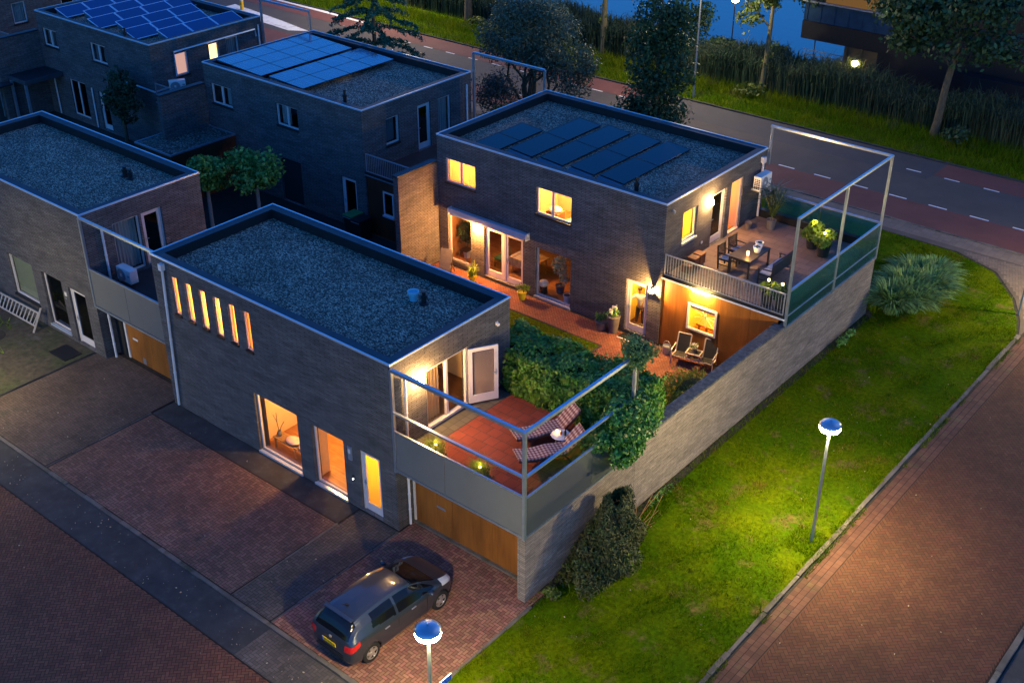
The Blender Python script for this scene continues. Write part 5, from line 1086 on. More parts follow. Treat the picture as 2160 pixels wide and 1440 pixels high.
planter('planter with lamp and hanging greenery behind the white railing', (3.95, 15.2, z0), .5, 'lime', spot=2, r=.22, lampz=.52, n=350); planter('dark planter with white flowers in the railing corner', (4.48, 15.25, z0), .55, 'leafd', spot=1.5, r=.26, lampz=.5, n=450)
t = thing('potted_palm', 'slender potted palm in the far corner of the upper terrace', 'potted plant', (.85, 21.1, z0)); b = MB(); pot(b, (.85, 21.1, z0), .16, .2, .38); b.build('pot', 'pot_g', t, True); b = MB(); b.tube([(.85, 21.1, z0+.35), (.87, 21.1, z0+.9)], .025, 6); b.build('stem', 'bark', t); plant_blades((.87, 21.1, z0+.75), 170, 1.15, .95, 'leafb', t, w=.06, sp=.04, name='fronds'); plant_blades((.87, 21.1, z0+.6), 70, .8, 1.2, 'leafy2', t, w=.05, sp=.05, name='fronds')
for i, (x, y, lb, h) in enumerate(((.24, 16.55, 'farthest red brown wooden stool against the terrace wall', .42), (.26, 16.1, 'middle red brown wooden stool against the terrace wall', .42), (.3, 15.62, 'nearest low wooden stool against the terrace wall', .3))):
    t = thing('stool', lb, 'stool', (x, y, z0), 'wooden stools by the terrace wall'); b = MB(); b.box(x-.19, x+.19, y-.19, y+.19, z0+h-.04, z0+h); b.build('top', 'redwood', t, bevel=.01); b = MB(); b.box(x-.17, x+.17, y-.17, y-.14, z0, z0+h-.045); b.box(x-.17, x+.17, y+.14, y+.17, z0, z0+h-.045); b.box(x+.14, x+.17, y-.139, y+.139, z0+.03, z0+h-.045); b.build('sides', 'redwood', t)
t = thing('bucket', 'pale bucket on the terrace beside the open peach door', 'bucket', (.14, 20.5, z0)); b = MB(); b.lathe((.14, 20.5, z0), [(.1, 0), (.14, .26), (.15, .27), (.13, .27), (.1, .05), (.005, .05)], 16); b.build('shell', 'pot_g', t, True); b = MB(); b.tube([(.14-.13*math.cos(a), 20.5, z0+.27+.1*math.sin(a)) for a in [i*PI/8 for i in range(9)]], .008, 5); b.build('handle', 'zinc', t)
t = thing('wall_socket', 'small white socket low on the upper terrace wall', 'socket', (cx, 17.4, 3.35)); b = MB(); b.obox((cx+.015, 17.4, 3.4), (.03, .09, .1)); b.build('plate', 'white', t, bevel=.006)
# ------------------------------------------------------------------ front terrace
def lounger(label, loc, rz):
    t = thing('sun_lounger', label, 'sun lounger', (0, 0, 0), 'plaid sun loungers'); L = [(-.95, .42), (-.7, .36), (-.35, .33), (0, .37), (.35, .34), (.55, .34), (.62, .38), (1.0, .78), (1.12, .9)]
    b = MB(); n = len(L); w = .29
    for sgn in (0, .055):
        for i in range(n-1): (x0, zA), (x1, zB) = L[i], L[i+1]; b.quad((x0, -w, zA+sgn), (x1, -w, zB+sgn), (x1, w, zB+sgn), (x0, w, zA+sgn))
    for s in (-w, w):
        for i in range(n-1): (x0, zA), (x1, zB) = L[i], L[i+1]; b.quad((x0, s, zA), (x1, s, zB), (x1, s, zB+.055), (x0, s, zA+.055))
    for (x0, zA) in (L[0], L[-1]): b.quad((x0, -w, zA), (x0, w, zA), (x0, w, zA+.055), (x0, -w, zA+.055))
    b.build('cushion', 'plaid', t)
    b = MB()
    for s in (-.3, .3):
        for i in range(n-1): (x0, zA), (x1, zB) = L[i], L[i+1]; b.bar((x0, s, zA-.03), (x1, s, zB-.03), .03, .05)
    for i in range(12): x = -.9+i*.13; zz = np.interp(x, [p[0] for p in L], [p[1] for p in L]); b.bar((x, -.3, zz-.035), (x, .3, zz-.035), .05, .02)
    b.build('frame', 'redwood', t)
    for s in (-.3, .3):
        b = MB(); b.bar((-.55, s, 0), (-.35, s, .31), .045); b.build('leg', 'redwood', t); b = MB(); b.bar((.75, s, 0), (.45, s, .31), .045); b.build('leg', 'redwood', t); b = MB(); b.bar((.45, s, .31), (.95, s, .7), .03); b.build('back_strut', 'redwood', t)
    t.location = loc; t.rotation_euler = (0, 0, rz); return t
zt = 2.95
l0 = lounger('farther plaid sun lounger with raised back, next to the hedge', (2.92, 3.35, zt), rad(62)); dup(l0, (3.72, 2.55, zt), rad(58), 'nearer plaid sun lounger beside the grey side panels')
t = thing('side_table', 'round white side table between the two plaid loungers', 'table', (3.62, 3.35, zt)); c = (3.62, 3.35, zt); b = MB(); b.lathe(c, [(.005, .46), (.29, .46), (.3, .475), (.29, .485), (.005, .485)], 24); b.build('table_top', 'white', t, True)
for a in (0, 2.1, 4.2): b = MB(); b.bar((c[0]+.2*math.cos(a), c[1]+.2*math.sin(a), zt), (c[0]+.12*math.cos(a), c[1]+.12*math.sin(a), zt+.46), .02); b.build('leg', 'zinc', t)
for dx, dy, m, h, lb, nm in ((-.12, -.02, 'candle', .1, 'glowing tea light on the left of the round white table', 'tea_light'), (-.05, .08, 'pot_w', .09, 'white cup on the round table behind the tea light', 'cup'), (.02, 0, 'terracotta', .08, 'brown cup in the middle of the round white table', 'cup'), (.13, .05, 'black', .24, 'dark bottle standing on the round white table', 'bottle')):
    p = (c[0]+dx, c[1]+dy, zt+.487); t = thing(nm, lb, nm.replace('_', ' '), p); b = MB()
    if h > .2: b.lathe(p, [(.035, 0), (.037, .13), (.014, .18), (.014, h), (.003, h)], 14)
    else: b.lathe(p, [(.028, 0), (.038, h), (.032, h), (.02, .02), (.003, .02)], 14)
    b.build('body', m, t, True)
for c, lb in (((1.3, .42, zt), 'left glowing grass planter behind the front balcony glass'), ((3.0, .42, zt), 'right glowing grass planter behind the front balcony glass')):
    t = thing('grass_planter', lb, 'planter', c); b = MB(); b.box(c[0]-.3, c[0]+.3, c[1]-.13, c[1]+.13, zt, zt+.42); b.build('box', 'pot_k', t, bevel=.01); xy = np.array(c[:2])+rng.normal(size=(260, 2))*np.array([.15, .05]); blades(xy, zt+.4, .42, .018, 1.2, 'lime', 'grass_tuft', t, segs=2)
    b = MB(); b.tube([(c[0], c[1], zt+.4), (c[0], c[1], zt+.62)], .008, 5); b.build('lamp_stake', 'black', t); b = MB(); b.sphere((c[0], c[1], zt+.66), .035); b.build('garden_lamp', 'lamps', t, True); point((c[0], c[1], zt+.82), 1.3, (1, .7, .18), .05, t)
t = thing('broom', 'dark headed broom leaning behind the grey side panels', 'broom', (4.8, 2.7, zt)); b = MB(); b.bar((4.85, 1.2, 3.66), (4.87, 2.75, 3.06), .03); b.build('handle', 'zinc', t); b = MB(); b.obox((4.87, 2.82, 3.0), (.09, .3, .14), rx=rad(-20)); b.build('head', 'black', t)

# ------------------------------------------------------------------ room furniture seen through the windows
t = thing('bench', 'light wooden bench inside the left front window', 'bench', (-5.3, .64, .04)); b = MB()
for i in range(5): b.box(-6.4, -4.3, .45+i*.085, .52+i*.085, .42, .46)
b.build('seat', 'midwood', t)
for x in (-6.3, -5.3, -4.4):
    for y in (.48, .82): b = MB(); b.bar((x, y, .04), (x, y, .42), .05); b.build('leg', 'midwood', t)
for x, r, lb in ((-5.55, .25, 'left pink cushion on the wooden window bench'), (-4.9, .2, 'right pink cushion on the wooden window bench')): t = thing('cushion', lb, 'cushion', (x, .64, .5)); b = MB(); b.sphere((x, .64, .56), (.3, .22, .09), 16, 8); b.build('cover', 'pinkc', t, True)
t = thing('vase', 'vase with bare twigs on the window bench', 'vase', (-6.25, .64, .46)); b = MB(); b.lathe((-6.25, .64, .46), [(.06, 0), (.1, .08), (.05, .2), (.06, .22), (.04, .2), (.003, .05)], 14); b.build('body', 'pot_g', t, True); b = MB(); b.tube([(-6.25, .64, .6), (-6.35, .66, .9), (-6.32, .64, 1.35)], .012, 5); b.tube([(-6.25, .64, .6), (-6.1, .62, .9), (-5.95, .64, 1.15)], .012, 5); b.tube([(-6.33, .65, .95), (-6.5, .64, 1.2)], .009, 5); b.build('twigs', 'bark', t)
xs = -8.3
t = thing('dining_table', 'table with pale cloth inside the garden french doors', 'table', (-7.9, 16.2, .03)); b = MB(); b.box(-8.6, -7.2, 15.7, 16.7, .74, .78); b.build('table_top', 'midwood', t); b = MB(); b.box(-8.62, -7.6, 15.67, 16.72, .4, .79); b.build('table_cloth', mat('striped_cloth', (.45, .36, .26), .9, c2=(.2, .12, .1), vs2=5, stretch=(6, .4, .4)), t)
for x, y in ((-8.5, 15.8), (-7.3, 15.8), (-8.5, 16.6), (-7.3, 16.6)): b = MB(); b.bar((x, y, .03), (x, y, .74), .05); b.build('leg', 'midwood', t)
t = thing('armchair', 'green chair inside the left garden french door', 'chair', (-9.25, 15.9, .03)); b = MB(); b.box(-9.5, -9.0, 15.65, 16.15, .4, .5); b.build('seat', 'greenf', t, bevel=.03); b = MB(); b.box(-9.5, -9.0, 16.16, 16.24, .45, .95); b.build('backrest', 'greenf', t, bevel=.03)
for x, y in ((-9.45, 15.7), (-9.05, 15.7), (-9.45, 16.15), (-9.05, 16.15)): b = MB(); b.bar((x, y, .03), (x, y, .4), .03); b.build('leg', 'black', t)
t = thing('houseplant', 'dark leafy houseplant inside the corner window by the screen wall', 'houseplant', (-11.0, 15.6, .03)); b = MB(); pot(b, (-11.0, 15.6, .03), .14, .18, .32); b.build('pot', 'pot_w', t, True); crown('leaves', (-11.0, 15.6, 1.25), (.42, .35, .85), 260, .22, 'leafd', t, k=12, cr=.42); b = MB(); b.tube([(-11.0, 15.6, .3), (-10.98, 15.6, 1.5)], .02, 5); b.build('stem', 'bark', t)
t = thing('side_chair', 'metal framed chair inside the corner window', 'chair', (-10.95, 15.55, .03)); b = MB()
for x in (-11.15, -10.75): b.tube([(x, 15.25, .03), (x, 15.25, .45), (x, 15.7, .45), (x, 15.75, .95)], .015, 5); b.tube([(x, 15.7, .03), (x, 15.7, .45)], .015, 5)
b.build('frame', 'zinc', t); b = MB(); b.box(-11.15, -10.75, 15.25, 15.7, .46, .5); b.build('seat', 'darkwood', t)
t = thing('houseplant', 'tall pale leaved houseplant inside the large garden window', 'houseplant', (-5.75, 15.6, .03)); b = MB(); pot(b, (-5.75, 15.6, .03), .16, .2, .34); b.build('pot', 'pot_g', t, True); crown('leaves', (-5.75, 15.6, 1.15), (.5, .45, .95), 500, .13, mat('pale_leaf', (.5, .55, .36), .6, isl=.3), t, k=16, cr=.4); b = MB(); b.tube([(-5.75, 15.6, .3), (-5.75, 15.6, 1.6)], .025, 5); b.build('stem', 'bark', t)
t = thing('stool', 'white topped stool at the left inside the large garden window', 'stool', (-6.25, 15.1, .03)); b = MB(); b.lathe((-6.25, 15.1, .03), [(.18, .02), (.16, .35), (.005, .35)], 16); b.build('base', 'black', t, True); b = MB(); b.sphere((-6.25, 15.1, .5), (.22, .22, .16)); b.build('cushion', 'cloth', t, True)
t = thing('planter', 'white pot at the right inside the large garden window', 'pot', (-5.0, 15.1, .03)); b = MB(); pot(b, (-5.0, 15.1, .03), .12, .17, .32); b.build('pot', 'pot_w', t, True); b = MB(); b.lathe((-5.0, 15.1, .03), [(.15, .31), (.003, .312)], 16); b.build('soil', 'soil', t)
t = thing('bed', 'white bed in the bright upper bedroom', 'bed', (-4.7, 16.2, 2.86)); b = MB(); b.box(-5.4, -3.9, 15.4, 17.3, 3.1, 3.55); b.build('mattress', 'cloth', t, bevel=.06); b = MB(); b.sphere((-4.9, 15.75, 3.66), (.3, .2, .13)); b.build('pillow', 'cloth', t, True); b = MB(); b.box(-5.5, -3.8, 17.31, 17.4, 2.9, 4.0); b.build('headboard', 'brownwall', t)
t = thing('armchair', 'padded chair in the bright upper bedroom left of the bed', 'chair', (-6.1, 15.6, 2.86)); b = MB(); b.sphere((-6.1, 15.6, 3.75), (.3, .28, .1)); b.build('cushion', 'cloth', t, True); b = MB(); b.box(-6.4, -5.8, 15.35, 15.9, 3.25, 3.68); b.build('base', 'terracotta', t, bevel=.03)
for x, y in ((-6.35, 15.4), (-5.85, 15.4), (-6.35, 15.85), (-5.85, 15.85)): b = MB(); b.bar((x, y, 2.86), (x, y, 3.25), .04); b.build('leg', 'darkwood', t)
t = thing('star_ornament', 'pale straw star ornament hanging inside the yellow garage window', 'ornament', (1.62, 15.0, 1.65)); b = MB()
for k in range(5): a = k*PI/5+.35; dx, dz = .52*math.cos(a), .45*math.sin(a); b.bar((1.62-dx, 15.0+k*.012, 1.68-dz), (1.62+dx, 15.0+k*.012, 1.68+dz), .045, .01)
b.build('straws', 'petal', t)
t = thing('picture_frame', 'dark framed picture on the ochre garage wall', 'picture', (1.2, 16.82, 1.4)); b = MB(); b.box(.7, 1.5, 16.8, 16.84, 1.0, 1.9); b.build('frame', 'darkwood', t); b = MB(); b.box(.76, 1.44, 16.792, 16.798, 1.06, 1.84); b.build('canvas', 'brownwall', t)
t = thing('workbench', 'yellowish workbench inside the garage window', 'bench', (2.0, 16.0, .03)); b = MB(); b.box(.9, 2.9, 15.6, 16.4, .85, .92); b.build('table_top', 'midwood', t)
for x in (1.0, 2.8):
    for y in (15.7, 16.3): b = MB(); b.bar((x, y, .03), (x, y, .85), .07); b.build('leg', 'midwood', t)
t = thing('bathtub', 'white basin seen through the open peach door', 'basin', (-1.3, 20.0, 2.87)); b = MB(); b.lathe((-1.3, 20.0, 2.87), [(.1, 0), (.12, .7), (.3, .85), (.26, .85), (.05, .74)], 16); b.build('bowl', 'white', t, True)

# ------------------------------------------------------------------ person behind the glass door
def skin_obj(name, J, E, m, parent, root=0, sub=2):
    me = bpy.data.meshes.new(name); w = off(parent); me.from_pydata([tuple(Vector(p)-w) for p, r in J], E, []); o = bpy.data.objects.new(name, me); col.objects.link(o); o.parent = parent; me.materials.append(M[m])
    md = o.modifiers.new('Skin', 'SKIN'); md.use_smooth_shade = True
    for i, (p, r) in enumerate(J): me.skin_vertices[0].data[i].radius = r if isinstance(r, tuple) else (r, r); me.skin_vertices[0].data[i].use_root = i == root
    if sub: s = o.modifiers.new('Subdivision', 'SUBSURF'); s.levels = sub; s.render_levels = sub
    return o
px, py = -1.5, 15.35
Pn = thing('person', 'person in white shirt and dark trousers reaching for the handle of the lit glass door', 'person', (px, py, .03))
o = lambda x, y, z: (px+x, py+y, .03+z)
J = [(o(-.02, 0, .95), .11), (o(-.02, -.02, 1.15), .11), (o(-.04, -.03, 1.35), .12), (o(-.05, -.04, 1.47), .055), (o(-.07, -.05, 1.56), .05), (o(-.08, -.06, 1.66), (.075, .085)), (o(-.08, -.055, 1.75), .06),
     (o(-.2, -.1, 1.38), .055), (o(-.4, -.2, 1.2), .042), (o(-.56, -.34, 1.07), .028), (o(-.6, -.38, 1.05), (.035, .018)),
     (o(.11, .03, 1.38), .055), (o(.17, .05, 1.13), .042), (o(.12, -.03, .9), .028), (o(.11, -.05, .84), (.035, .018)),
     (o(-.11, -.02, .88), .085), (o(-.15, -.03, .48), .06), (o(-.2, .0, .09), .042), (o(.08, .03, .88), .085), (o(.1, .0, .48), .06), (o(.06, .08, .09), .042)]
E_b = [(0, 1), (1, 2), (2, 3), (3, 4), (4, 5), (5, 6), (2, 7), (7, 8), (8, 9), (9, 10), (2, 11), (11, 12), (12, 13), (13, 14), (0, 15), (15, 16), (16, 17), (0, 18), (18, 19), (19, 20)]
for hb, ha, dr in ((10, 9, (-.045, -.03, 0)), (14, 13, (-.01, -.02, -.06))):
    hp = Vector(J[hb][0]); dv = Vector(dr)
    for k, (ox, L) in enumerate(((-.024, .9), (-.008, 1.1), (.008, 1.05), (.024, .85))):
        side = Vector((0, 0, 1)) if hb == 10 else Vector((1, 0, 0)); i0 = len(J)
        J.append((tuple(hp+side*ox+dv*.4), .009)); J.append((tuple(hp+side*ox+dv*L), .008)); J.append((tuple(hp+side*ox+dv*(L+.3)+Vector((0, .012, -.012))), .006)); E_b += [(hb, i0), (i0, i0+1), (i0+1, i0+2)]
    i0 = len(J); sd = Vector((0, 0, .035)) if hb == 10 else Vector((.0, -.035, .0)); J.append((tuple(hp+sd), .009)); J.append((tuple(hp+sd*1.4+dv*.5), .007)); E_b += [(hb, i0), (i0, i0+1)]
skin_obj('body', J, E_b, 'skin', Pn, sub=1)
S_ = [(o(-.02, 0, .93), (.15, .115)), (o(-.03, -.01, 1.12), (.145, .11)), (o(-.04, -.03, 1.33), (.165, .12)), (o(-.05, -.04, 1.44), (.085, .075)), (o(-.2, -.1, 1.38), .075), (o(-.4, -.2, 1.2), .058), (o(-.54, -.32, 1.085), .042), (o(.11, .03, 1.38), .075), (o(.17, .05, 1.13), .058), (o(.125, -.02, .93), .042)]
skin_obj('shirt', S_, [(0, 1), (1, 2), (2, 3), (2, 4), (4, 5), (5, 6), (2, 7), (7, 8), (8, 9)], 'shirt', Pn)
T_ = [(o(-.02, 0, .96), (.145, .115)), (o(-.11, -.02, .85), .105), (o(-.15, -.03, .48), .08), (o(-.2, .0, .12), .06), (o(.08, .03, .85), .105), (o(.1, .0, .48), .08), (o(.06, .08, .12), .06)]
skin_obj('trousers', T_, [(0, 1), (1, 2), (2, 3), (0, 4), (4, 5), (5, 6)], 'trouser', Pn)
for x, y in ((-.2, 0), (.06, .08)): b = MB(); b.sphere(o(x-.05, y-.05, .05), (.09, .12, .05)); b.build('shoe', 'shoe', Pn, True)
b = MB(); b.sphere(o(-.065, -.04, 1.7), (.088, .098, .095)); b.build('hair', 'hair', Pn, True)
b = MB(); c = o(-.13, -.11, 1.645); b.sphere(c, (.02, .02, .02)); b.build('nose', 'skin', Pn, True)
for s in (-1, 1): b = MB(); b.sphere(o(-.08+s*.06-.04*0, -.06-s*.06, 1.65), (.015, .015, .03)); b.build('ear', 'skin', Pn, True)
for s in (-1, 1): b = MB(); b.sphere(o(-.118+s*.02, -.1-s*.02, 1.675), .01); b.build('eye', 'black', Pn, True)
b = MB(); b.sphere(o(-.125, -.105, 1.6), (.02, .02, .006)); b.build('mouth', 'pinkc', Pn, True)
t = thing('houseplant', 'small yellow flower bunch on the floor behind the person', 'houseplant', (-.85, 15.9, .03)); b = MB(); pot(b, (-.85, 15.9, .03), .08, .11, .2); b.build('pot', 'pot_g', t, True); crown('leaves', (-.85, 15.9, .4), (.15, .15, .15), 60, .1, 'gold', t, k=6)
# ------------------------------------------------------------------ hedges, shrubs, trees
def hedge_pts(x0, x1, y0, y1, z0, z1, n, bump=.18, sides=('t', 'f', 'b', 'l', 'r')):
    ar = {'t': (x1-x0)*(y1-y0), 'f': (x1-x0)*(z1-z0), 'b': (x1-x0)*(z1-z0), 'l': (y1-y0)*(z1-z0), 'r': (y1-y0)*(z1-z0)}; tot = sum(ar[s] for s in sides); P = []; D = []
    for s in sides:
        k = int(n*ar[s]/tot); u, v = rng.random(k), rng.random(k); X = x0+(x1-x0)*u; Y = y0+(y1-y0)*v; Z = z0+(z1-z0)*v
        if s == 't': p = np.stack([X, Y, np.full(k, z1)], 1); d = (0, 0, 1)
        elif s in 'fb': p = np.stack([X, np.full(k, y0 if s == 'f' else y1), Z], 1); d = (0, -1 if s == 'f' else 1, 0)
        else: p = np.stack([np.full(k, x0 if s == 'l' else x1), y0+(y1-y0)*u, Z], 1); d = (-1 if s == 'l' else 1, 0, 0)
        P.append(p); D.append(np.tile(d, (k, 1)).astype(float))
    P = np.concatenate(P); D = np.concatenate(D)
    w = np.sin(P[:, 0]*3.1+P[:, 2]*2.3)*np.sin(P[:, 1]*2.7+P[:, 2]*1.7+1)+.6*np.sin(P[:, 0]*7.3+1.3)*np.sin(P[:, 1]*6.1+P[:, 2]*5.3)
    P += D*(w*bump-.12*rng.random(len(P))**2)[:, None]+rng.normal(size=P.shape)*.05
    return P, D
H = thing('hedge', 'dense dark green hedge along the back of the front terrace', 'hedge', (2.2, 5.9, 0))
P, Dn = hedge_pts(-.75, 5.0, 4.95, 6.75, .1, 4.22, 44000, .12)
m = ~(((P[:, 0] < .12) & (P[:, 1] < 5.55)) | ((P[:, 0] > 4.5) & (P[:, 2] < 2.75))); P, Dn = P[m], Dn[m]; P[:, 2] += np.where(P[:, 0] > 3.2, .12, 0)
np_build('foliage', leaf_quads(P, .115, Dn, .25, .65, 1.7), 4, 'hedge', H)
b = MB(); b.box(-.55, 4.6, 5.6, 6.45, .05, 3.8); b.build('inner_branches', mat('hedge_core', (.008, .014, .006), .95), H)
P, Dn = hedge_pts(.35, 4.9, 4.7, 5.1, 2.97, 3.85, 8000, .14, ('t', 'f')); np_build('front_shoots', leaf_quads(P, .115, Dn, .3, .6, 1.5), 4, 'hedge', H)
t = thing('ivy_bush', 'bulging leafy bush spilling over the garden wall end of the terrace', 'bush', (5.0, 5.5, 2.3)); P, Dn = crown_pts((5.02, 4.75, 3.5), (.85, 1.75, 1.1), 21000, 44, .36, .5); m = P[:, 2] > 2.45+.25*np.sin(P[:, 1]*5); np_build('foliage', leaf_quads(P[m], .12, Dn[m], .25, .65, 1.3), 4, 'hedge2', t)
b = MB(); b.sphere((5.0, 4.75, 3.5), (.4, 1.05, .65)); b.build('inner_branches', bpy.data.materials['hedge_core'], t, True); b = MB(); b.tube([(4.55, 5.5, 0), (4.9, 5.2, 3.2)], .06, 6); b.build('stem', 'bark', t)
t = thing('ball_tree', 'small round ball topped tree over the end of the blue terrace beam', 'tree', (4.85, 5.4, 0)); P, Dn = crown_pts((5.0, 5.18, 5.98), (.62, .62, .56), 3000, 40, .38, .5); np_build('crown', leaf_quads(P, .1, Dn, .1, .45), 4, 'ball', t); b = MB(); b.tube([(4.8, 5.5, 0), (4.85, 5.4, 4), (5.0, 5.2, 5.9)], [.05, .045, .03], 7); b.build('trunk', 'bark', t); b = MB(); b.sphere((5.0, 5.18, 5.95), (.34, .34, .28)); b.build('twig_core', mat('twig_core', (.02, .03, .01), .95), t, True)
t = thing('yew_bush', 'dark pointed conifer bush at the foot of the grey brick garage corner', 'bush', (5.65, 2.9, 0))
n = 16000; zz = rng.random(n)**1.25; ang = rng.random(n)*2*PI; rr = (1-zz*.8)**.75*(.55+.45*rng.random(n))*(1+.18*np.sin(ang*5+zz*9)); P = np.stack([5.8+rr*np.cos(ang)*.9, 2.75+rr*np.sin(ang)*1.75+zz*.45, .05+zz*2.15+(.35*np.maximum(0, np.sin(ang*2+zz*5)))*zz+.1*np.sin(ang*3)], 1); Dn = np.stack([np.cos(ang)*.6, np.sin(ang)*.6, np.full(n, .7)], 1)
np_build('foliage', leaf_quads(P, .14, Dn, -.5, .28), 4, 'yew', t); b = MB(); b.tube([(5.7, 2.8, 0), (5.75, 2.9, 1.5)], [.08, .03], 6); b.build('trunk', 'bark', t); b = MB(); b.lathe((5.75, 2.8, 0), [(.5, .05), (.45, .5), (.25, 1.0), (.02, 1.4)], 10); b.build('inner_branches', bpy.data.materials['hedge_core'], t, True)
def shrub(name, label, c, r, n, size, m, k=12, cat='shrub', asp=.5, fill=.5): t = thing(name, label, cat, (c[0], c[1], 0)); crown('foliage', c, r, n, size, m, t, k=k, cr=.42, fill=fill, asp=asp); b = MB(); b.tube([(c[0], c[1], 0), (c[0], c[1], c[2])], .04, 6); b.build('stem', 'bark', t); return t
shrub('leafy_weed', 'bright green leafy weed at the right foot of the dark conifer bush', (6.5, 2.9, .3), (.3, .3, .35), 110, .17, 'lime', 6); shrub('leafy_weed', 'pale green tuft growing at the garage wall corner near the driveway', (5.5, .6, .25), (.35, .4, .3), 240, .12, 'leafy2', 7); shrub('leafy_weed', 'small green weed at the wall foot beneath the ornamental grass', (5.4, 19.6, .2), (.4, .8, .25), 260, .12, 'leafy', 7)
shrub('leafy_weed', 'low green weeds along the wall beside the dark conifer bush', (5.3, 6.6, .1), (.2, .9, .15), 200, .09, 'leafy', 8)
t = thing('dry_twigs', 'leaning dry brown twigs at the wall foot near the conifer bush', 'twigs', (5.5, 5.3, 0)); b = MB()
for i in range(14): b.tube([(5.35+R.uniform(0, .7), 4.6+R.uniform(-.6, 1), .02), (5.2+R.uniform(-.1, 1.0), 5.3+R.uniform(-.6, .9), R.uniform(.1, .9))], .009, 4)
b.build('twigs', 'midwood', t)
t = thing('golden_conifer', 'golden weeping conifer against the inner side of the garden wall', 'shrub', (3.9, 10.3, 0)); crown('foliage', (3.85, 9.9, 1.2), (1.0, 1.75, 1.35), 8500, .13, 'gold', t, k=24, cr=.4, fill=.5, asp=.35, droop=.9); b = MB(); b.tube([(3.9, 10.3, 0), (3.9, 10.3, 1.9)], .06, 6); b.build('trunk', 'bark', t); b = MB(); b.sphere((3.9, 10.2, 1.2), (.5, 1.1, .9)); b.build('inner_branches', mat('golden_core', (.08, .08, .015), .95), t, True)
shrub('garden_shrub', 'yellow green low shrub in the bed left of the golden conifer', (2.9, 8.9, .45), (.75, .9, .5), 900, .13, 'lime', 12); shrub('garden_shrub', 'reddish brown low shrub behind the terrace hedge', (2.6, 7.7, .3), (.5, .4, .3), 300, .12, mat('copper_leaf', (.28, .14, .04), .6, isl=.5, transl=.2), 10)
for i, (x, y, h, lb) in enumerate(((5.75, 22.9, 1.5, 'nearest silvery ornamental grass clump at the wall corner'), (6.35, 23.6, 1.45, 'second silvery ornamental grass clump from the wall corner'), (5.7, 24.3, 1.55, 'third silvery ornamental grass clump, middle left'), (6.4, 25.0, 1.45, 'fourth silvery ornamental grass clump, middle right'), (5.5, 25.7, 1.4, 'fifth silvery ornamental grass clump near the glass terrace'), (6.05, 26.4, 1.3, 'farthest silvery ornamental grass clump near the footpath'))):
    t = thing('ornamental_grass', lb, 'ornamental grass', (x, y, 0), 'ornamental grass clumps'); n = 1100; a = rng.random(n)*2*PI; r0 = .26*np.sqrt(rng.random(n)); L = h*(.6+.5*rng.random(n)); out = .25+.9*rng.random(n); wd = .03+.022*rng.random(n)
    base = np.stack([x+r0*np.cos(a), y+r0*np.sin(a), np.zeros(n)], 1); dv = np.stack([np.cos(a), np.sin(a), 0*a], 1); sd = np.stack([-np.sin(a), np.cos(a), 0*a], 1)*wd[:, None]; up = np.array([0, 0, 1.]); pts = []
    for f in (0, .35, .65, .85, 1.): pts.append(base+dv*(out*L*f**1.8)[:, None]*.9+up*(L*(f-.42*f**3.2*out))[:, None])
    q = []
    for i in range(4): w0, w1 = (1, .9, .7, .4, .05)[i], (1, .9, .7, .4, .05)[i+1]; q.append(np.stack([pts[i]-sd*w0, pts[i]+sd*w0, pts[i+1]+sd*w1, pts[i+1]-sd*w1], 1))
    np_build('blades', np.concatenate(q), 4, 'orn', t)
g = scatter([(5.0, 22.4), (5.4, 22.4), (5.6, 28), (4.4, 28), (4.4, 26)], 900); tag(blades(g, 0, .7, .03, .6, 'verge', 'wild_grass', segs=2), kind='stuff')
def tree(name, label, base, pts, rads, crowns, bm='bark', lm='leafd', n=4000, size=.3, group=None, k=22, cr=.38, fill=.4, asp=.6, limbs=()):
    t = thing(name, label, 'tree', base, group); b = MB(); b.tube([(base[0]+p[0], base[1]+p[1], p[2]) for p in pts], rads, 9)
    for lp, lr in limbs: b.tube([(base[0]+p[0], base[1]+p[1], p[2]) for p in lp], lr, 6)
    b.build('trunk', bm, t, True)
    tot = sum(c[1][0]*c[1][1]*c[1][2] for c in crowns); Q = []
    for c, r in crowns:
        nn = int(n*r[0]*r[1]*r[2]/tot); P, d = crown_pts((base[0]+c[0], base[1]+c[1], c[2]), r, nn, k, cr, fill); Q.append(leaf_quads(P, size, d, .25, asp))
    np_build('crown', np.concatenate(Q), 4, lm, t); return t
Gv = 'trees along the far road verge'
tree('roadside_tree', 'bare dark trunk on the grass verge at the top centre', (-36.9, 45.0, 0), [(0, 0, 0), (0, 0, 2.5), (.1, 0, 6)], [.32, .24, .14], [((0, 0, 8.5), (3, 3, 3))], 'bark', 'leafd', 2500, .35, Gv)
tree('roadside_tree', 'lit mossy trunk on the verge between the two dark trees', (-24.5, 44.6, 0), [(0, 0, 0), (.05, 0, 2), (.1, 0, 6)], [.24, .2, .13], [((0, 0, 7.2), (2.4, 2.4, 2.6)), ((-.1, -.1, 2.9), (.35, .35, 1.3)), ((.6, .4, 5.2), (1.5, 1.3, 1.2))], 'barkg', 'leafy2', 2600, .26, Gv, k=16)
T3 = tree('roadside_tree', 'slim pale trunk with ivy tufts below the orange globe lamp', (-12.3, 44.4, 0), [(-.05, 0, -.1), (.02, 0, .8), (.1, 0, 2), (.16, 0, 4), (.2, 0, 7)], [.2, .17, .15, .13, .08], [((.1, 0, 6.6), (2.0, 2.0, 2.3)), ((-1.0, -.6, 4.7), (1.1, 1.0, 1.1)), ((.35, -.1, 2.75), (.32, .32, .6)), ((.05, -.15, 1.9), (.28, .28, .3)), ((.1, -.1, .5), (.4, .4, .4))], 'barkg', 'leafy2', 3400, .24, Gv, k=14, limbs=[(((.16, 0, 4), (-.5, -.3, 4.8), (-1.1, -.6, 5.3)), [.07, .05, .03])])
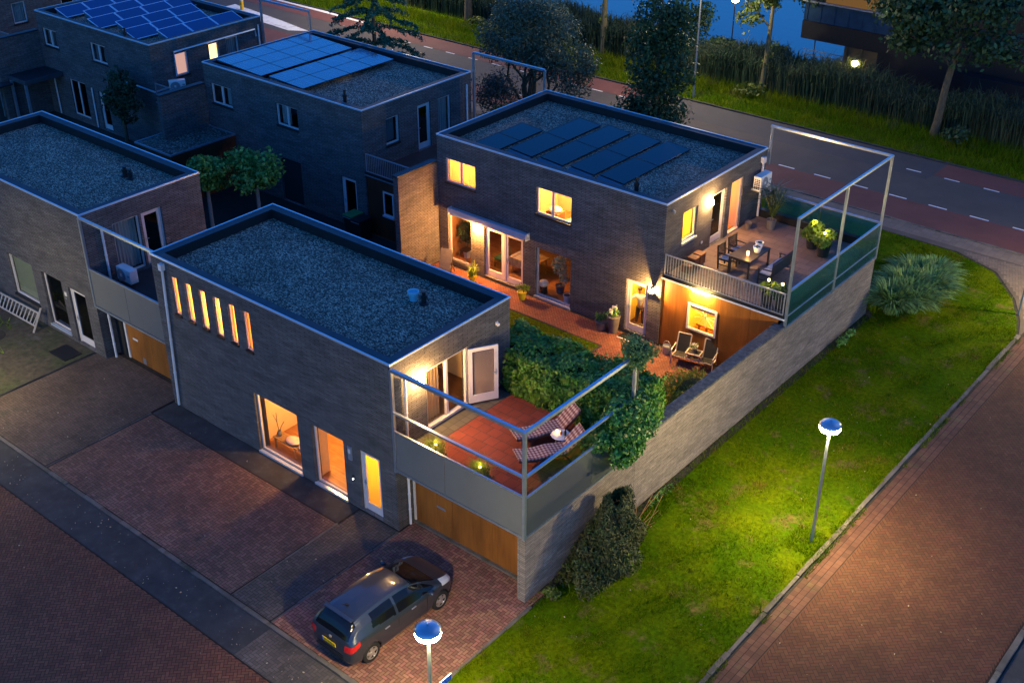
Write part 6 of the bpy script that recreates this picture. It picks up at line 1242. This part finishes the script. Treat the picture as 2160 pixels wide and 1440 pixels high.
tree('roadside_tree', 'broad dark crowned tree on the verge at the upper right', (-.95, 43.7, 0), [(-.1, 0, -.1), (0, 0, 1), (.1, 0, 3), (.3, 0, 5), (.4, 0, 8)], [.27, .22, .19, .17, .1], [((-.6, .3, 7.2), (4.4, 3.6, 2.8)), ((-2.6, 0, 5.2), (1.9, 1.7, 1.1)), ((2.6, 0, 5.6), (2.0, 1.7, 1.2))], 'bark', 'leafd', 9500, .3, Gv, k=30, limbs=[(((.2, 0, 4.2), (1.0, -.2, 5.6), (1.8, -.3, 7)), [.1, .08, .05]), (((.2, 0, 4.0), (-1.1, .1, 5.2)), [.08, .04])])
shrub('verge_bush', 'low leafy bush at the foot of the slim pale trunk', (-12.6, 43.3, .35), (1.1, .8, .55), 500, .22, 'leafy2', 10, fill=.4); shrub('verge_bush', 'green bush at the foot of the broad dark tree', (.3, 43.2, .6), (1.2, .8, .8), 500, .22, 'leafd', 10); shrub('verge_bush', 'leafy weeds at the foot of the bare dark trunk', (-35.2, 44.2, .4), (1.6, .8, .55), 500, .22, 'leafy2', 10, fill=.4)
stems = [(((R.uniform(-.4, .4), R.uniform(-.3, .3), 0), (R.uniform(-1.8, 1.8), R.uniform(-.9, .9), 2.4), (R.uniform(-3, 3), R.uniform(-1.2, 1.2), 4.6)), [.1, .08, .04]) for _ in range(11)]
tree('multi_stem_tree', 'large blue grey bushy tree with many stems behind the rear roof', (-19.6, 31.0, 0), [(0, 0, 0), (.1, 0, 2.5), (.1, 0, 6)], [.16, .12, .06], [((0, 0, 5.4), (4.0, 2.6, 2.7)), ((2.6, .2, 3.6), (2.2, 1.8, 1.9)), ((-2.2, 0, 4.4), (2.2, 1.8, 1.6))], 'bark', 'leafb', 24000, .18, limbs=stems, k=34, cr=.33, asp=.4)
tree('conical_tree', 'dark conical leafy tree rising behind the rear roof', (-11.5, 31.2, 0), [(0, 0, 0), (0, 0, 4), (0, 0, 8.5)], [.2, .14, .05], [((0, 0, 2.6), (2.6, 2.2, 2.2)), ((.1, 0, 5.0), (2.3, 2.1, 2.3)), ((0, 0, 7.6), (1.7, 1.6, 2.2))], 'bark', 'leafd', 13000, .2, k=30, cr=.36)
shrub('grey_shrub', 'greyish spreading shrub seen through the empty steel frame', (-20.6, 28.9, 1.9), (2.2, 1.4, 1.8), 3800, .17, mat('grey_leaf', (.07, .085, .065), .6, isl=.5, transl=.2), 24, fill=.4, asp=.4)
shrub('green_shrub', 'lower green shrub near the rear roof edge', (-18.6, 28.3, 1.5), (1.6, 1.1, 1.2), 1600, .17, 'leafy2', 16, fill=.4, asp=.4)
# monkey puzzle tree
t = thing('monkey_puzzle_tree', 'monkey puzzle tree with drooping rope like branches behind the middle roof', 'tree', (-27.7, 26.6, 0)); b = MB(); b.tube([(-27.7, 26.6, 0), (-27.7, 26.6, 5), (-27.65, 26.6, 9)], [.16, .11, .03], 8); b.build('trunk', 'bark', t, True); Q = []
for lv in range(7):
    zb = 3.3+lv*.85
    for k in range(5):
        a = 2*PI*(k+.4*lv)/5+R.uniform(-.2, .2); L = (3.2-.32*lv)*R.uniform(.85, 1.1); n = 210; f = np.linspace(.06, 1, n)
        c = np.stack([-27.7+L*f*math.cos(a), 26.6+L*f*math.sin(a), zb+.55*f-1.6*f**2.2*(1-.07*lv)+.45*f**6], 1); Q.append(leaf_quads(c+rng.normal(size=(n, 3))*.055, .2, None, .1, .45))
        for sb in range(4):
            f0 = R.uniform(.35, .85); i0 = int(f0*n); a2 = a+R.choice((-1, 1))*R.uniform(.5, .9); m = 60; g2 = np.linspace(0, 1, m); c2 = c[i0]+np.stack([g2*.9*math.cos(a2), g2*.9*math.sin(a2), -.35*g2**2], 1); Q.append(leaf_quads(c2+rng.normal(size=(m, 3))*.05, .18, None, .1, .45))
np_build('branches', np.concatenate(Q), 4, 'monkey', t)
# trees in the left gardens
Gt = 'broad leaved trees in the left gardens'
tree('garden_tree', 'left of the two bright leaved umbrella trees between the houses', (-22.3, 10.3, 0), [(0, 0, 0), (0, 0, 2.2)], [.1, .08], [((0, .1, 2.7), (1.35, 1.4, .95))], 'greybark', 'leafy', 3200, .2, Gt, k=20, cr=.42)
tree('garden_tree', 'right of the two bright leaved umbrella trees, pale trunk visible', (-20.6, 11.8, 0), [(0, 0, 0), (0, 0, 2.2)], [.1, .09], [((0, .1, 2.9), (1.6, 1.5, 1.1))], 'greybark', 'leafy', 3800, .2, Gt, k=22, cr=.42)
tree('garden_tree', 'dark green tree in front of the rear left house', (-33.1, 13.2, 0), [(0, 0, 0), (0, 0, 2.6), (-.3, 0, 4)], [.12, .1, .05], [((-.2, 0, 3.7), (1.4, 1.1, 1.25)), ((.5, .1, 2.8), (1.0, .9, .9))], 'bark', mat('dim_tree_leaf', (.02, .055, .02), .6, isl=.5, transl=.2), 3600, .16, k=22)
# bushes and building beyond the water
for x, y, z, r, lb in ((-21.0, 51, 1.3, (1.9, 1.5, 2.2), 'dark bush mass at the water left of the orange globe lamp'), (-18.3, 50, .5, (1.6, 1.2, .8), 'low dark bush on the bank under the orange globe lamp'), (-14.4, 49.6, .7, (1.7, 1.1, .9), 'dark bush on the bank left of the dark building'), (-13.2, 53, 4.2, (2.6, 1.5, 1.3), 'dark overhanging foliage left of the dark building')):
    shrub('water_bush', lb, (x, y, z), r, 1300, .28, 'leafd', 18, cat='bush', fill=.4)
BL = thing('dark_building', 'dark building beyond the reeds with lit orange band and open gap over water', 'building', (-2, 52, 0))
slab(BL, 'overhang_wall', -13.8, 14, 52, 58, 1.5, 2.65, 'slate'); slab(BL, 'metal_facade', -13.8, -7.3, 52.1, 58, 2.66, 3.95, 'facade')
b = MB(); b.box(-12.4, -8.9, 52.1, 52.2, 4.0, 5.6); b.build('lit_band', 'lito', BL); slab(BL, 'upper_wall', -13.8, 14, 52.25, 58, 3.96, 6.5, 'slate'); slab(BL, 'ledge', -13.9, -7.2, 51.9, 52.09, 3.9, 3.99, 'steeld')
for i in range(7): b = MB(); b.box(-13.6+i*.95, -13.52+i*.95, 52.03, 52.098, 2.7, 3.88); b.build('mullion', 'facade', BL)
slab(BL, 'side_wall', -8.4, 14, 52.05, 57, -.2, 1.49, 'slate'); slab(BL, 'board_wall', -10.6, -8.42, 52.1, 57, -.2, 1.49, 'brownf'); slab(BL, 'lower_wing', -2.5, 14, 51.2, 52.0, -.2, 1.45, 'slate'); slab(BL, 'upper_wing', -7.25, 14, 51.95, 52.2, 2.66, 3.95, 'slate')
for x in (-10.55, -9.5): b = MB(); b.bar((x, 52.0, -.2), (x, 52.0, 1.5), .14); b.build('post', 'brownf', BL)
b = MB(); b.bar((-13.6, 52.2, .75), (-10.6, 52.2, .75), .05); b.bar((-13.6, 52.2, .45), (-10.6, 52.2, .45), .05)
for i in range(3): b.bar((-13.4+i*1.3, 52.2, -.1), (-13.4+i*1.3, 52.2, .75), .05)
b.build('railing', 'steeld', BL); b = MB(); b.box(3.0, 4.4, 51.12, 51.19, -.1, 1.4); b.build('door', 'facade', BL)
# ------------------------------------------------------------------ light, camera, render
w = bpy.data.worlds.new('World'); sc.world = w; w.use_nodes = True; nt = w.node_tree; nt.nodes.clear()
SUN_EL, SUN_ROT = rad(1.5), rad(150)
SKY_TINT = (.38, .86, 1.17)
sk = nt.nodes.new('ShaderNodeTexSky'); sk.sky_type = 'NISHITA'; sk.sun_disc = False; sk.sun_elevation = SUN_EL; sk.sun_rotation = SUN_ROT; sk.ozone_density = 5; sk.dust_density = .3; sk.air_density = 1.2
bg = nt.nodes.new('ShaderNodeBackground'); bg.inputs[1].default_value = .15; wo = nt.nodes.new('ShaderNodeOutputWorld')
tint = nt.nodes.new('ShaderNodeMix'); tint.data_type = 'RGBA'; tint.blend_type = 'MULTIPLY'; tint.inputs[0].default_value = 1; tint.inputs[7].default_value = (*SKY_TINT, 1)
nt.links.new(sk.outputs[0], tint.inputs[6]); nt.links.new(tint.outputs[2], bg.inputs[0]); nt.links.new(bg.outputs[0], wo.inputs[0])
sl = bpy.data.lights.new('Sun', 'SUN'); sl.energy = .02; sl.angle = rad(40); sl.color = (.75, .85, 1); so = bpy.data.objects.new('Sun', sl); col.objects.link(so); so.rotation_euler = (rad(50), 0, rad(150))
cd = bpy.data.cameras.new('Camera'); cam = bpy.data.objects.new('Camera', cd); col.objects.link(cam); sc.camera = cam
yaw, pitch, roll = .6912, .5285, .0011
fw = Vector((-math.sin(yaw)*math.cos(pitch), math.cos(yaw)*math.cos(pitch), -math.sin(pitch))); rt = Vector((math.cos(yaw), math.sin(yaw), 0)); up = rt.cross(fw)
rt2 = rt*math.cos(roll)+up*math.sin(roll); up2 = -rt*math.sin(roll)+up*math.cos(roll)
cam.matrix_world = Matrix(((rt2.x, up2.x, -fw.x, 20.8636), (rt2.y, up2.y, -fw.y, -19.76), (rt2.z, up2.z, -fw.z, 23.4335), (0, 0, 0, 1)))
cd.sensor_width = 36; cd.lens = 2487.24/2160*36; cd.clip_end = 2000; cd.clip_start = .5
vs = sc.view_settings; vs.view_transform = 'Standard'; vs.look = 'None'; vs.exposure = EXPOSURE; vs.gamma = 1
sc.render.engine = 'CYCLES'; sc.cycles.use_denoising = True; sc.cycles.max_bounces = 8; sc.cycles.transparent_max_bounces = 16; sc.cycles.sample_clamp_indirect = 6; sc.cycles.caustics_reflective = False; sc.cycles.caustics_refractive = False
